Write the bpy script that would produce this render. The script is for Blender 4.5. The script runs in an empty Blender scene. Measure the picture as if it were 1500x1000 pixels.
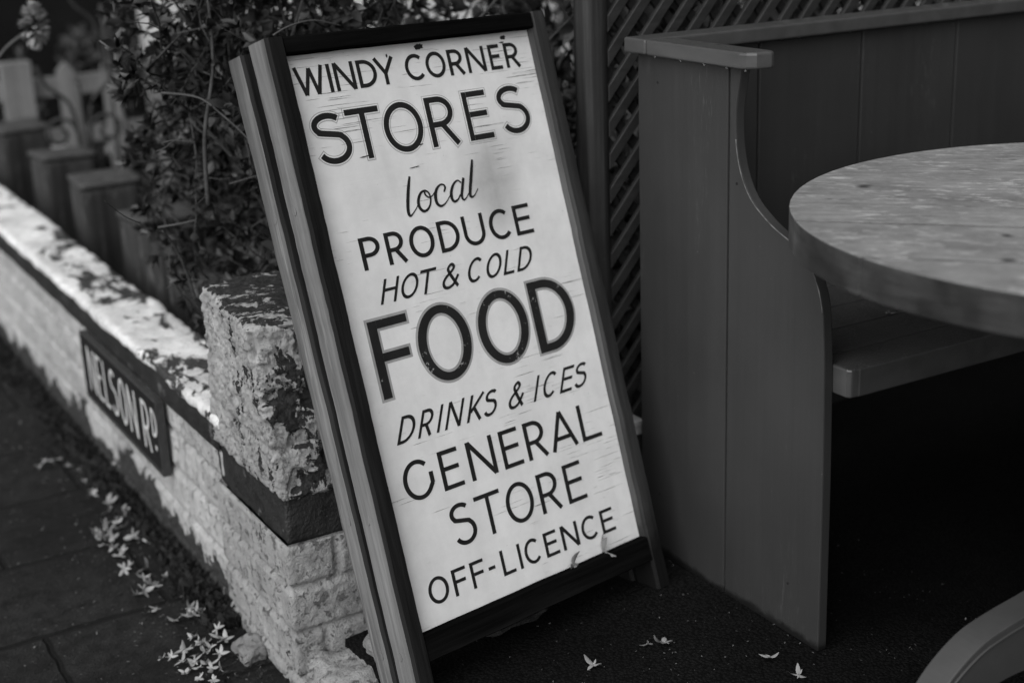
import bpy, bmesh, math, random
from mathutils import Vector, Matrix, noise
random.seed(7)
S = bpy.context.scene
COL = S.collection
R = math.radians

# ------------------------------------------------------------------ camera
CAMZ = 1.20
rx = Vector((0.861729, -0.506021, -0.036953))
dy = Vector((-0.187320, -0.249618, -0.950054))
fw = Vector((0.471523, 0.825611, -0.309891))
cam_d = bpy.data.cameras.new('camera'); cam = bpy.data.objects.new('camera', cam_d); COL.objects.link(cam)
m3 = Matrix((rx, -dy, -fw)).transposed()
cam.matrix_world = Matrix.Translation((0, 0, CAMZ)) @ m3.to_4x4()
cam_d.sensor_width = 36; cam_d.lens = 2107.6/1500*36
cam_d.clip_start = .05; cam_d.clip_end = 200
cam_d.dof.use_dof = True; cam_d.dof.focus_distance = 2.22; cam_d.dof.aperture_fstop = 2.3
cam_d.dof.aperture_blades = 0
S.camera = cam

# ------------------------------------------------------------------ light: overcast, brighter from the left
W = bpy.data.worlds.new('World'); S.world = W; W.use_nodes = True
nt = W.node_tree; bg = nt.nodes['Background']
SUN = Vector((-.66, -.36, .70)).normalized()
sky = nt.nodes.new('ShaderNodeTexSky'); sky.sky_type = 'NISHITA'; sky.sun_disc = False
sky.sun_elevation = math.asin(SUN.z); sky.sun_rotation = math.atan2(SUN.x, SUN.y)
bw = nt.nodes.new('ShaderNodeRGBToBW')
nt.links.new(sky.outputs[0], bw.inputs[0]); nt.links.new(bw.outputs[0], bg.inputs[0]); bg.inputs[1].default_value = .135
sd = bpy.data.lights.new('sun', 'SUN'); sd.energy = 3.4; sd.angle = R(85); sd.color = (1, 1, 1)
so = bpy.data.objects.new('sun', sd); COL.objects.link(so)
so.rotation_euler = SUN.to_track_quat('Z', 'Y').to_euler(); so.location = (-3, -3, 5)
S.view_settings.view_transform = 'Standard'; S.view_settings.look = 'None'
S.view_settings.exposure = 0.0; S.view_settings.gamma = 1
S.cycles.max_bounces = 6

# ------------------------------------------------------------------ material helper
class N:
    def __init__(s, name, rough=.7, spec=.3):
        s.m = bpy.data.materials.new(name); s.m.use_nodes = True
        s.t = s.m.node_tree; s.p = s.t.nodes['Principled BSDF']
        s.p.inputs['Roughness'].default_value = rough; s.p.inputs['Specular IOR Level'].default_value = spec
        s.c = s.t.nodes.new('ShaderNodeTexCoord').outputs['Object']
    def nd(s, k): return s.t.nodes.new('ShaderNode'+k)
    def put(s, sock, v):
        if isinstance(v, bpy.types.NodeSocket): s.t.links.new(v, sock)
        elif isinstance(v, (int, float)) and sock.type == 'RGBA': sock.default_value = (v, v, v, 1)
        else: sock.default_value = v
    def mp(s, sc=(1, 1, 1), rot=(0, 0, 0), loc=(0, 0, 0), src=None):
        n = s.nd('Mapping'); s.put(n.inputs[0], src or s.c); n.inputs['Scale'].default_value = sc
        n.inputs['Rotation'].default_value = rot; n.inputs['Location'].default_value = loc
        return n.outputs[0]
    def noise(s, scale, detail=6, rough=.6, dist=0, v=None):
        n = s.nd('TexNoise'); s.put(n.inputs['Vector'], v or s.c); n.inputs['Scale'].default_value = scale
        n.inputs['Detail'].default_value = detail; n.inputs['Roughness'].default_value = rough
        n.inputs['Distortion'].default_value = dist
        return n.outputs['Fac']
    def vor(s, scale, v=None, out='Distance', feat='F1'):
        n = s.nd('TexVoronoi'); n.feature = feat; s.put(n.inputs['Vector'], v or s.c); n.inputs['Scale'].default_value = scale
        return n.outputs[out]
    def mr(s, x, a, b, c=0, d=1):
        n = s.nd('MapRange'); s.put(n.inputs[0], x); n.inputs[1].default_value = a; n.inputs[2].default_value = b
        n.inputs[3].default_value = c; n.inputs[4].default_value = d
        return n.outputs[0]
    def ma(s, op, a, b=0, c=None):
        n = s.nd('Math'); n.operation = op; s.put(n.inputs[0], a); s.put(n.inputs[1], b)
        if c is not None: s.put(n.inputs[2], c)
        return n.outputs[0]
    def mix(s, f, a, b):       # floats
        n = s.nd('Mix'); n.data_type = 'FLOAT'; s.put(n.inputs[0], f); s.put(n.inputs[2], a); s.put(n.inputs[3], b)
        return n.outputs[0]
    def xyz(s, v=None):
        n = s.nd('SeparateXYZ'); s.put(n.inputs[0], v or s.c); return n.outputs
    def col(s, v): s.put(s.p.inputs['Base Color'], v)
    def bump(s, h, dist=.002, strength=1.0, chain=None):
        n = s.nd('Bump'); s.put(n.inputs['Height'], h); n.inputs['Distance'].default_value = dist
        n.inputs['Strength'].default_value = strength
        if chain is not None: s.t.links.new(chain, n.inputs['Normal'])
        s.t.links.new(n.outputs[0], s.p.inputs['Normal']); return n.outputs[0]

def mat_plain(name, v, rough=.7, var=.3, scale=20, bump=.001, spec=.3):
    n = N(name, rough, spec); f = n.noise(scale); n.col(n.mr(f, .3, .7, v*(1-var), v*(1+var))); n.bump(f, bump)
    return n.m
def mat_wood(name, v, axis=2, rough=.65, contrast=.35, worn=None, wornamt=.6, scale=1.0, bump=.0015, spec=.3):
    n = N(name, rough, spec); sc = [60*scale]*3; sc[axis] = 2.5*scale
    g = n.noise(1, 8, .65, .4, n.mp(tuple(sc))); b = n.noise(5, 4)
    sc2 = [220*scale]*3; sc2[axis] = 6*scale
    g2 = n.noise(1, 4, .6, 0, n.mp(tuple(sc2)))
    c = n.ma('MULTIPLY', n.mr(g, .25, .75, v*(1-contrast), v*(1+contrast)), n.mr(b, .3, .7, .75, 1.25))
    if worn is not None:
        w = n.noise(3.5, 8, .7, .5, n.mp(tuple(2.5 if i == axis else 9 for i in range(3))))
        k = n.mr(w, wornamt, wornamt+.08)
        c = n.mix(k, c, worn)
    n.col(c); n.bump(n.ma('ADD', g, n.ma('MULTIPLY', g2, .5)), bump)
    return n.m

def mat_masonry(name, paint, bare, amount, scale=14, rough=.85, stretch=(1, 1, 1), top=0.0, pit=1.0, spots=(), foot=None, relief=1.0):
    """old limewash flaking off dark bare masonry; top: how much barer the upward faces are"""
    n = N(name, rough, .2)
    v = n.mp(stretch)
    a = n.noise(scale, 10, .70, .35, v); b = n.noise(scale*.22, 3, .5, 0, v)
    m_ = n.ma('ADD', a, n.ma('MULTIPLY', n.ma('SUBTRACT', b, .5), .7))
    if top:
        N3 = n.xyz(n.nd('NewGeometry').outputs['Normal']); nz = N3[2]; m_ = n.ma('SUBTRACT', m_, n.mr(N3[0], -.5, -.85, 0, .035))
        m_ = n.ma('ADD', m_, n.ma('MULTIPLY', n.mr(nz, .4, .9), top))
    for (sx, sy, sz, sr, amt) in spots:      # lichen-dark patches with a place of their own
        dn = n.nd('VectorMath'); dn.operation = 'DISTANCE'; n.put(dn.inputs[0], n.c); dn.inputs[1].default_value = (sx, sy, sz)
        m_ = n.ma('ADD', m_, n.mr(dn.outputs['Value'], sr, sr*.35, 0, amt))
    if foot is not None:                     # moss-black rising damp with a ragged edge
        zz = n.ma('ADD', n.xyz()[2], n.ma('MULTIPLY', n.ma('SUBTRACT', n.noise(7, 6, .7, 0, n.mp((1, 1.6, .5))), .5), -.22))
        m_ = n.ma('ADD', m_, n.mr(zz, foot+.05, foot, 0, .3))
    k = n.mr(m_, amount-.010, amount+.010)               # 1 where the paint is gone
    f = n.noise(70, 8, .72, .2, v); g = n.noise(280, 4, .65)
    pits = n.mr(n.noise(48, 10, .78, .4, v), .56, .60)
    pc = n.ma('MULTIPLY', n.mr(n.noise(30, 8, .7), .3, .7, paint*.72, paint*1.14), n.mr(n.noise(5, 5, .6), .35, .7, 1.1, .68))
    speck = n.mr(n.noise(105, 6, .7), .62, .66)
    pc = n.mix(n.ma('MULTIPLY', speck, .7), pc, bare*1.3)
    pc = n.mix(n.ma('MULTIPLY', pits, .8*pit), pc, bare*1.5)
    bc = n.ma('MULTIPLY', n.mr(f, .3, .7, bare*.4, bare*1.9), n.mr(g, .3, .7, .6, 1.4))
    n.col(n.mix(k, pc, bc))
    h = n.ma('ADD', n.ma('MULTIPLY', n.ma('SUBTRACT', 1, k), .35), n.ma('ADD', n.ma('MULTIPLY', f, 1.5*relief), n.ma('MULTIPLY', g, .35)))
    h = n.ma('SUBTRACT', h, n.ma('MULTIPLY', pits, .7*pit))
    n.bump(h, .008)
    return n.m

M = {}
M['board'] = None
# ------------------------------------------------------------------ object helpers
def tag(o, label=None, cat=None, group=None, kind=None):
    if label: o['label'] = label
    if cat: o['category'] = cat
    if group: o['group'] = group
    if kind: o['kind'] = kind
    return o
def empty(name, loc, label, cat, group=None):
    o = bpy.data.objects.new(name, None); COL.objects.link(o); o.location = loc; o.empty_display_size = .05
    return tag(o, label, cat, group)
def link(name, bm, mat, parent=None, smooth=False, origin=None, bevel=0, segs=2):
    """vertices are in world space; the origin is the parent's or the one given"""
    org = Vector(origin) if origin is not None else Vector((0, 0, 0))
    loc = org.copy()
    if parent is not None:
        org = parent.matrix_basis.translation.copy(); pp = parent.parent
        while pp is not None: org += pp.matrix_basis.translation; pp = pp.parent
        loc = Vector((0, 0, 0))
    bmesh.ops.translate(bm, verts=bm.verts, vec=-org)
    bmesh.ops.recalc_face_normals(bm, faces=bm.faces) if not getattr(bm, 'keep', False) else None
    me = bpy.data.meshes.new(name); bm.to_mesh(me); bm.free()
    me.materials.append(mat)
    if smooth: me.polygons.foreach_set('use_smooth', [True]*len(me.polygons))
    o = bpy.data.objects.new(name, me); COL.objects.link(o); o.location = loc
    if parent is not None: o.parent = parent
    if bevel:
        b = o.modifiers.new('bevel', 'BEVEL'); b.width = bevel; b.segments = segs; b.limit_method = 'ANGLE'
        b.angle_limit = R(35)
    return o
def link_raw(name, verts, faces, mat, parent=None, smooth=False, origin=None):
    org = Vector(origin) if origin is not None else Vector((0, 0, 0)); loc = org.copy()
    if parent is not None:
        org = parent.matrix_basis.translation.copy(); pp = parent.parent
        while pp is not None: org += pp.matrix_basis.translation; pp = pp.parent
        loc = Vector((0, 0, 0))
    me = bpy.data.meshes.new(name); me.from_pydata([tuple(Vector(v)-org) for v in verts], [], faces); me.materials.append(mat)
    if smooth: me.polygons.foreach_set('use_smooth', [True]*len(me.polygons))
    o = bpy.data.objects.new(name, me); COL.objects.link(o); o.location = loc
    if parent is not None: o.parent = parent
    return o
def box(bm, x0, x1, y0, y1, z0, z1, T=None):
    P = [Vector((x, y, z)) for x in (x0, x1) for y in (y0, y1) for z in (z0, z1)]
    if T: P = [T(p) for p in P]
    v = [bm.verts.new(p) for p in P]
    for f in ((0, 1, 3, 2), (4, 6, 7, 5), (0, 4, 5, 1), (2, 3, 7, 6), (0, 2, 6, 4), (1, 5, 7, 3)):
        bm.faces.new([v[i] for i in f])
    return v
def prism(bm, pts, a, b, fn):
    """outline pts (2-D) extruded from a to b; fn(p, q, t) gives the 3-D point"""
    A = [bm.verts.new(fn(p[0], p[1], a)) for p in pts]; B = [bm.verts.new(fn(p[0], p[1], b)) for p in pts]
    bm.faces.new(A); bm.faces.new(B[::-1]); n = len(pts)
    for i in range(n): bm.faces.new((A[i], B[i], B[(i+1) % n], A[(i+1) % n]))
def tube(V, F, pts, radii, seg=6):
    base = len(V); n = len(pts)
    for i, p in enumerate(pts):
        p = Vector(p); d = (Vector(pts[min(i+1, n-1)])-Vector(pts[max(i-1, 0)]))
        if d.length < 1e-9: d = Vector((0, 0, 1))
        d.normalize(); a = d.orthogonal().normalized() if abs(d.z) > .9 else d.cross(Vector((0, 0, 1))).normalized(); b = d.cross(a)
        r = radii[i] if isinstance(radii, (list, tuple)) else radii
        for k in range(seg):
            t = 2*math.pi*k/seg; V.append(p+a*(r*math.cos(t))+b*(r*math.sin(t)))
    for i in range(n-1):
        for k in range(seg):
            q = base+i*seg; F.append((q+k, q+(k+1) % seg, q+seg+(k+1) % seg, q+seg+k))
    F.append(tuple(base+k for k in range(seg))[::-1]); F.append(tuple(base+(n-1)*seg+k for k in range(seg)))
def rough_box(x0, x1, y0, y1, z0, z1, res, rad, disp, faces='xXyYzZ', shape=None):
    """box with a dense skin, rounded arrises and displaced surface"""
    V = []; F = []; idx = {}
    def vert(p):
        k = (round(p[0], 5), round(p[1], 5), round(p[2], 5))
        if k not in idx: idx[k] = len(V); V.append(Vector(p))
        return idx[k]
    lo = (x0, y0, z0); hi = (x1, y1, z1)
    cnt = [max(1, int(round((hi[i]-lo[i])/res))) for i in range(3)]
    g = [[lo[i]+(hi[i]-lo[i])*k/cnt[i] for k in range(cnt[i]+1)] for i in range(3)]
    for ax, nm in enumerate('xyz'):
        a, b = (ax+1) % 3, (ax+2) % 3
        for side, ch in ((0, nm), (1, nm.upper())):
            if ch not in faces: continue
            w = hi[ax] if side else lo[ax]
            for i in range(cnt[a]):
                for j in range(cnt[b]):
                    q = []
                    for (ii, jj) in ((i, j), (i+1, j), (i+1, j+1), (i, j+1)):
                        p = [0, 0, 0]; p[ax] = w; p[a] = g[a][ii]; p[b] = g[b][jj]; q.append(vert(p))
                    F.append(q if side else q[::-1])
    out = []
    for p in V:
        c = Vector([min(max(p[i], lo[i]+rad), hi[i]-rad) for i in range(3)]); d = p-c
        if d.length > 1e-9:
            d.normalize(); p2 = c+d*rad
        else: d = Vector((0, 0, 1)); p2 = p
        p2 = p2+d*disp(p2, d)
        if shape: p2 = shape(p2)
        out.append(p2)
    return out, F
def fbm(p, s, o=4): return noise.fractal(Vector(p)*s, 1.0, 2.0, o)

# ================================================================== GROUND
n = N('paving', .75, .2)
big = n.noise(2.2, 5); fine = n.noise(160, 5, .7); mid = n.noise(28, 6, .65)
px_ = n.xyz(n.mp((1, 1, 1), (0, 0, R(0))))
def joint(sock, off, size, w):
    a = n.ma('FRACT', n.ma('DIVIDE', n.ma('ADD', sock, off+50*size), size))
    a = n.ma('MINIMUM', a, n.ma('SUBTRACT', 1, a)); return n.mr(a, w, w*2.2)
wob = n.ma('MULTIPLY', n.ma('SUBTRACT', n.noise(14, 3), .5), .018)
xw = n.ma('ADD', px_[0], wob); yw = n.ma('ADD', px_[1], wob)
jy = joint(yw, -.235, .315, .012)
row = n.ma('FLOOR', n.ma('DIVIDE', n.ma('ADD', yw, 50*.315-.235), .315))
xo = n.ma('ADD', xw, n.ma('MULTIPLY', n.ma('MODULO', row, 2), .23))
jx = joint(xo, .06, .46, .008)
J = n.ma('MULTIPLY', jx, jy)
c = n.ma('MULTIPLY', n.mr(fine, .3, .7, .004, .013), n.ma('MULTIPLY', n.mr(big, .35, .7, .5, 1.6), n.mr(mid, .35, .65, .45, 1.7)))
c = n.mix(n.mr(n.noise(170, 2), .70, .74), c, .12)
c = n.mix(J, .003, c); n.col(c)
n.bump(n.ma('ADD', n.ma('MULTIPLY', J, 1.2), n.ma('ADD', n.ma('MULTIPLY', fine, .5), n.ma('MULTIPLY', mid, .9))), .008)
M['paving'] = n.m
n = N('tarmac', .9, .06)
f = n.vor(190); g = n.noise(420, 3, .7); b = n.noise(3, 4)
c = n.ma('MULTIPLY', n.mr(f, 0, .7, .011, .003), n.mr(b, .3, .7, .6, 1.3))
c = n.mix(n.mr(g, .70, .76), c, .10)
n.col(c); n.bump(n.ma('ADD', f, n.ma('MULTIPLY', g, .5)), .003); M['tarmac'] = n.m
M['soil'] = mat_plain('soil', .03, .95, .5, 40, .01)

def sheet(name, x0, x1, y0, y1, z, mat, res, amp, fr, edge=None):
    nx = max(1, int((x1-x0)/res)); ny = max(1, int((y1-y0)/res)); V = []; F = []
    for j in range(ny+1):
        for i in range(nx+1):
            x = x0+(x1-x0)*i/nx; y = y0+(y1-y0)*j/ny
            V.append((x, y, z+amp*fbm((x, y, 3), fr)))
    for j in range(ny):
        for i in range(nx):
            a = j*(nx+1)+i; F.append((a, a+1, a+nx+2, a+nx+1))
    return link_raw(name, V, F, mat, smooth=True)
tag(sheet('pavement', -60, 60, -60, 60, -.11, M['soil'], 10, 0, 1), kind='structure').name = 'ground'
tag(sheet('pavement', -2.6, .80, .2, 9, -.08, M['paving'], .05, .003, 3), kind='structure')
# the dark yard the bench and the A-board stand on
V, F = rough_box(.795, 6, .2, 2.42, -.109, 0, .05, .012, lambda p, d: .004*fbm(p, 9), 'xyzYZ')
tag(link_raw('yard', V, F, M['tarmac'], smooth=True), kind='structure')
V, F = rough_box(.84, 9, 2.43, 9, -.109, .02, .09, .02, lambda p, d: .02*fbm(p, 3), 'xyYZ')
tag(link_raw('garden_soil', V, F, M['soil'], smooth=True), kind='structure')

# ================================================================== BRICK WALL AND PIER
M['wallpaint'] = mat_masonry('limewashed_brick', .47, .035, .665, 10, pit=.35, foot=.045, relief=.35)
M['pierpaint'] = mat_masonry('weathered_limewash', .38, .045, .66, 26, pit=.8, relief=.8)
M['coping'] = mat_masonry('flaking_coping', .50, .035, .625, 30, stretch=(1.1, 1.1, .8), top=.145, pit=.55, spots=((-.075, -.17, .535, .095, .22), (.03, -.17, .50, .07, .13), (-.12, -.02, .45, .07, .10), (-.11, -.12, .40, .05, .09)))
M['walltop'] = mat_masonry('flaking_white_ledge', .82, .045, .545, 13, stretch=(1.5, .7, 1), pit=.0, relief=.4)
n = N('black_bitumen_band', .5, .35); f = n.noise(24, 8, .7)
n.col(n.mix(n.mr(n.noise(20, 9, .78), .60, .63), n.mr(f, .3, .7, .010, .028), .12)); n.bump(n.ma('ADD', f, n.noise(150, 4)), .003); M['band'] = n.m

CH_, MJ = .0815, .009       # course height, joint
def bricks(u, z, z0, off):
    c = (z-z0)/CH_; r = math.floor(c); fz = (c-r)*CH_
    dz = min(fz, CH_-fz)
    L = .228; uu = u/L+(.5 if r % 2 else 0)+off; fu = (uu-math.floor(uu))*L
    if r % 3 == 2: L2 = .114; uu = u/L2+.25; fu = (uu-math.floor(uu))*L2; du = min(fu, L2-fu)
    else: du = min(fu, L-fu)
    d = min(dz, du); t = max(0, min(1, (d-MJ*.25)/(MJ*.9)))
    t = t*t*(3-2*t)
    h = noise.noise(Vector((math.floor(uu)*7.3, r*3.1, off)))*.003
    return -.0068*(1-t)+h*t
def pier_disp(z0, amp, off):
    def f(p, d):
        u = p.x if abs(d.y) > abs(d.x) else p.y
        b = bricks(u, p.z, z0, off) if abs(d.z) < .6 else 0
        e = fbm(p+Vector((off, 0, 0)), 12, 3)*amp*.6 + (abs(fbm(p, 34, 5))-.3)*amp*(1.6 if abs(d.y) > .5 else .7) + fbm(p, 90, 3)*amp*.4
        return b+e
    return f
pier = empty('brick_pier', (.82, 2.17, -.08), 'square brick pier with flaking white paint, rough coping and a black band', 'pier')
V, F = rough_box(.711, .97, 2.0, 2.335, -.12, .192, .0034, .008, pier_disp(.028, .0019, 0), 'xyY')
link_raw('brick_shaft', V, F, M['pierpaint'], pier, True)
V, F = rough_box(.717, .965, 2.006, 2.33, .185, .272, .005, .006, lambda p, d: .0035*fbm(p, 14, 5), 'xXyY')
link_raw('black_band', V, F, M['band'], pier, True)
def cop_shape(p):
    t = max(0, min(1, (p.z-.263)/.28)); lx = max(0, min(1, (.97-p.x)/.26))
    p.x -= .032*t*lx*(1-.9*max(0, min(1, (p.y-2.0)/.30))); p.y -= .03*max(0, (p.y-2.2)/.13)*t
    return p
def cop_disp(p, d):
    q = Vector((p.x, p.y, p.z*1.5)); e = fbm(p, 8, 3)*.003+(abs(fbm(q, 30, 5))-.3)*.0060+fbm(Vector((q.x, q.y, q.z*1.6)), 80, 4)*.0030+noise.noise(p*190)*.0012
    c = ((p.z-.263)/.088); r = abs(c-round(c))*.088
    if abs(d.z) < .5 and .3 < p.z < .5 and r < .008: e -= .004*(1-r/.008)
    cell = noise.noise(p*26)
    if cell > .18 and abs(d.y) > .5: e -= min(.009, (cell-.18)*.05)
    if d.z > .5: e = fbm(p, 12, 4)*.004+fbm(p, 60, 4)*.0022
    return e
V, F = rough_box(.713, .97, 2.0, 2.33, .263, .558, .0031, .011, cop_disp, 'xXyYzZ', cop_shape)
link_raw('rough_coping', V, F, M['coping'], pier, True)
V, F = rough_box(.722, .86, 1.86, 2.01, -.11, -.012, .006, .03, lambda p, d: fbm(p, 20, 5)*.010+fbm(p, 90, 4)*.004, 'xXyYZ')
link_raw('mortar_footing', V, F, mat_masonry('sandy_mortar', .34, .08, .66, 20), pier, True)

wall = empty('brick_wall', (.78, 4.4, -.08), 'long low white-painted brick wall with black band and peeling white ledge', 'wall')
def wall_disp(p, d):
    return (bricks(p.y, p.z, .028-.0815, .3)*1.0 if abs(d.z) < .6 else 0)+fbm(p, 6, 4)*.0035+fbm(p, 50, 3)*.0008
V, F = rough_box(.718, .842, 2.30, 7.0, -.12, .253, .0065, .006, wall_disp, 'x')
link_raw('brickwork', V, F, M['wallpaint'], wall, True)
V, F = rough_box(.712, .846, 2.30, 7.0, .247, .304, .012, .005, lambda p, d: .002*fbm(p, 9, 4), 'xX')
link_raw('black_band', V, F, M['band'], wall, True)
def ledge(p, d):
    return fbm(p, 9, 5)*.0055+fbm(p, 40, 4)*.0022
V, F = rough_box(.708, .848, 2.28, 7.0, .296, .322, .009, .010, ledge, 'xXyYzZ')
link_raw('white_ledge', V, F, M['walltop'], wall, True)

# loose stones at the pier's foot and under the board
M['stone'] = mat_masonry('stone', .30, .10, .6, 12)
M['darkstone'] = mat_masonry('dark_stone', .07, .03, .6, 12)
def stone(c, r, sc, label, mat):
    bm = bmesh.new(); bmesh.ops.create_icosphere(bm, subdivisions=4, radius=1)
    for v in bm.verts:
        d = v.co.normalized(); k = 1+.25*fbm(d+Vector(c), 1.3, 4)
        v.co = Vector((max(-.75, min(.75, d.x))*sc[0], max(-.75, min(.75, d.y))*sc[1], max(-.7, min(.7, d.z))*sc[2]))*r*k*1.3+Vector(c)
    o = link('stone', bm, mat, smooth=True, origin=(c[0], c[1], c[2]-r*sc[2]*.7)); tag(o, label, 'stone'); return o
stone((.842, 1.925, -.005), .032, (1, 1.1, .9), 'pale round stone wedged between pier foot and sign leg', M['stone'])
stone((1.055, 1.90, .018), .040, (1.7, 1, .75), 'dark cobble lying under the bottom rail of the sign', M['darkstone'])
stone((.690, 2.175, -.075), .020, (1.1, 1.7, .9), 'pale flat stone at the wall side of the pier foot', M['stone'])

# street name plate
M['enamel'] = mat_plain('black_enamel', .013, .35, .3, 30, .0004, .5)
M['plateedge'] = mat_plain('plate_edge', .035, .5, .4, 60, .0005)
M['signwhite'] = mat_plain('sign_lettering', .55, .5, .15, 60, .0003)
YA, YB, ZA, ZB = 3.183, 2.622, .098, .247
plate = empty('street_sign', (.70, 2.9, .098), 'black street name plate reading NELSON RD fixed to the brick wall', 'street sign')
bm = bmesh.new(); box(bm, .698, .709, YB, YA, ZA, ZB); link('plate', bm, M['enamel'], plate, bevel=.001)
bm = bmesh.new()
for a in ((YB-.004, YA+.004, ZA-.004, ZA), (YB-.004, YA+.004, ZB, ZB+.004), (YB-.005, YB, ZA-.004, ZB+.004), (YA, YA+.005, ZA-.004, ZB+.004)):
    box(bm, .694, .711, *a)
link('rim', bm, M['plateedge'], plate, bevel=.001)

# ---------------- stroke lettering
def offset_poly(pts, ws, tb_ratio):
    """left / right rails of a stroke; ws = width across an upright stem, tb_ratio = bar width / stem width"""
    Lr, Rr = [], []; n = len(pts)
    for i, p in enumerate(pts):
        a = pts[max(i-1, 0)]; b = pts[min(i+1, n-1)]
        def nrm(p, q):
            d = Vector((q[0]-p[0], q[1]-p[1])); d = d.normalized() if d.length > 1e-9 else Vector((1, 0)); return Vector((-d.y, d.x))
        if 0 < i < n-1:
            n1 = nrm(a, p); n2 = nrm(p, b); m_ = (n1+n2); 
            if m_.length < 1e-6: m_ = n1
            m_.normalize(); k = 1/max(.35, m_.dot(n1)); m_ *= k
        else: m_ = nrm(a, b)
        w = ws[i]/2; o = Vector((m_.x*w, m_.y*w*tb_ratio)); Lr.append(Vector(p)+o); Rr.append(Vector(p)-o)
    return Lr, Rr
def catmull(P, k=6):
    if len(P) < 3: return P
    out = []
    for i in range(len(P)-1):
        p0 = P[max(i-1, 0)]; p1 = P[i]; p2 = P[i+1]; p3 = P[min(i+2, len(P)-1)]
        for s in range(k):
            t = s/k
            out.append(tuple(.5*((2*p1[j])+(-p0[j]+p2[j])*t+(2*p0[j]-5*p1[j]+4*p2[j]-p3[j])*t*t+(-p0[j]+3*p1[j]-3*p2[j]+p3[j])*t**3) for j in range(len(p1))))
    out.append(tuple(P[-1])); return out
def arc(cx, cy, rx_, ry, a0, a1, n=28):
    return [(cx+rx_*math.cos(R(a0+(a1-a0)*i/n)), cy+ry*math.sin(R(a0+(a1-a0)*i/n))) for i in range(n+1)]
def glyph(ch, w, h, t, b):
    """centre-line strokes in a box w x h, y up; t stem width, b bar width"""
    x0, x1, y0, y1 = t/2, w-t/2, b/2, h-b/2; cx, cy = w/2, h/2
    if ch == 'I': return [[(cx, 0), (cx, h)]]
    if ch == '-': return [[(0, h*.5), (w, h*.5)]]
    if ch == 'T': return [[(0, y1), (w, y1)], [(cx, 0), (cx, h-b)]]
    if ch == 'L': return [[(x0, 0), (x0, h)], [(t, y0), (w, y0)]]
    if ch == 'E': return [[(x0, 0), (x0, h)], [(t, y0), (w, y0)], [(t, y1), (w*.95, y1)], [(t, h*.53), (w*.9, h*.53)]]
    if ch == 'F': return [[(x0, 0), (x0, h)], [(t, y1), (w, y1)], [(t, h*.52), (w*.9, h*.52)]]
    if ch == 'H': return [[(x0, 0), (x0, h)], [(x1, 0), (x1, h)], [(t, h*.55), (w-t, h*.55)]]
    if ch == 'N': return [[(x0, 0), (x0, h)], [(x1, 0), (x1, h)], [(x0+t*.05, h*.985), (x1-t*.05, h*.015)]]
    if ch == 'W': return [[(x0*.8, h), (w*.30, 0)], [(w*.30, 0), (w*.52, h*.93)], [(w*.52, h*.93), (w*.72, 0)], [(w*.72, 0), (w-x0*.8, h)]]
    if ch == 'Y': return [[(x0, h), (cx, h*.42)], [(w-x0, h), (cx, h*.42)], [(cx, 0), (cx, h*.46)]]
    if ch == 'A': return [[(x0, 0), (cx, h)], [(w-x0, 0), (cx, h)], [(w*.24, h*.30), (w*.76, h*.30)]]
    if ch == 'O': return [arc(cx, cy, cx-t/2, cy-b/2, 0, 360, 56)+['closed']]
    if ch == 'D':
        r = w*.68; return [[(x0, 0), (x0, h)], [(t, y1), (w-r, y1)]+arc(w-r, cy, r-t/2, cy-b/2, 90, -90)[1:-1]+[(w-r, y0), (t, y0)]]
    if ch in 'PR':
        m_ = h*.44; r = (w if ch == 'P' else w*.92)*.55; W_ = w if ch == 'P' else w*.92
        bowl = [(t, y1), (W_-r, y1)]+arc(W_-r, (y1+m_)/2, r-t/2, (y1-m_)/2, 90, -90, 20)[1:-1]+[(W_-r, m_), (t, m_)]
        s = [[(x0, 0), (x0, h)], bowl]
        if ch == 'R': s.append([(w*.46, m_), (w-t*.55, 0)])
        return s
    if ch == 'U': r = cx-t/2; return [[(x0, h), (x0, h*.4)]+arc(cx, h*.4, r, h*.4-b/2, 180, 360, 24)[1:-1]+[(x1, h*.4), (x1, h)]]
    if ch == 'C': k = 1.04; return [arc(cx*k, cy, cx*k-t/2, cy-b/2, 48, 318, 44)]
    if ch == 'G': return [arc(cx, cy, cx-t/2, cy-b/2, 46, 322, 44)+[(x1, h*.33)], [(x1, h*.315), (x1, h*.60)]]
    if ch == 'K': return [[(x0, 0), (x0, h)], [(t*.9, h*.36), (w*.95-x0, h)], [(t+w*.16, h*.52), (w-x0, 0)]]
    if ch == 'S':
        hu = h*.475; r1 = .45*w-t/2; r2 = w/2-t/2
        up = arc(w*.455, h-hu/2, r1, hu/2-b/2, 38, 232, 14); lo_h = h-hu+b
        lo = arc(w*.5, lo_h/2, r2, lo_h/2-b/2, 62, -152, 16)
        return [catmull(up+lo, 3)]
    if ch == '&':
        P = [(w*.97, h*.03), (w*.62, h*.36), (w*.30, h*.70), (w*.26, h*.85), (w*.42, h*.96), (w*.58, h*.85), (w*.50, h*.70), (w*.18, h*.46), (w*.08, h*.26), (w*.20, h*.08), (w*.44, h*.04), (w*.70, h*.16), (w*.90, h*.50)]
        return [catmull(P, 6)]
    return []
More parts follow.
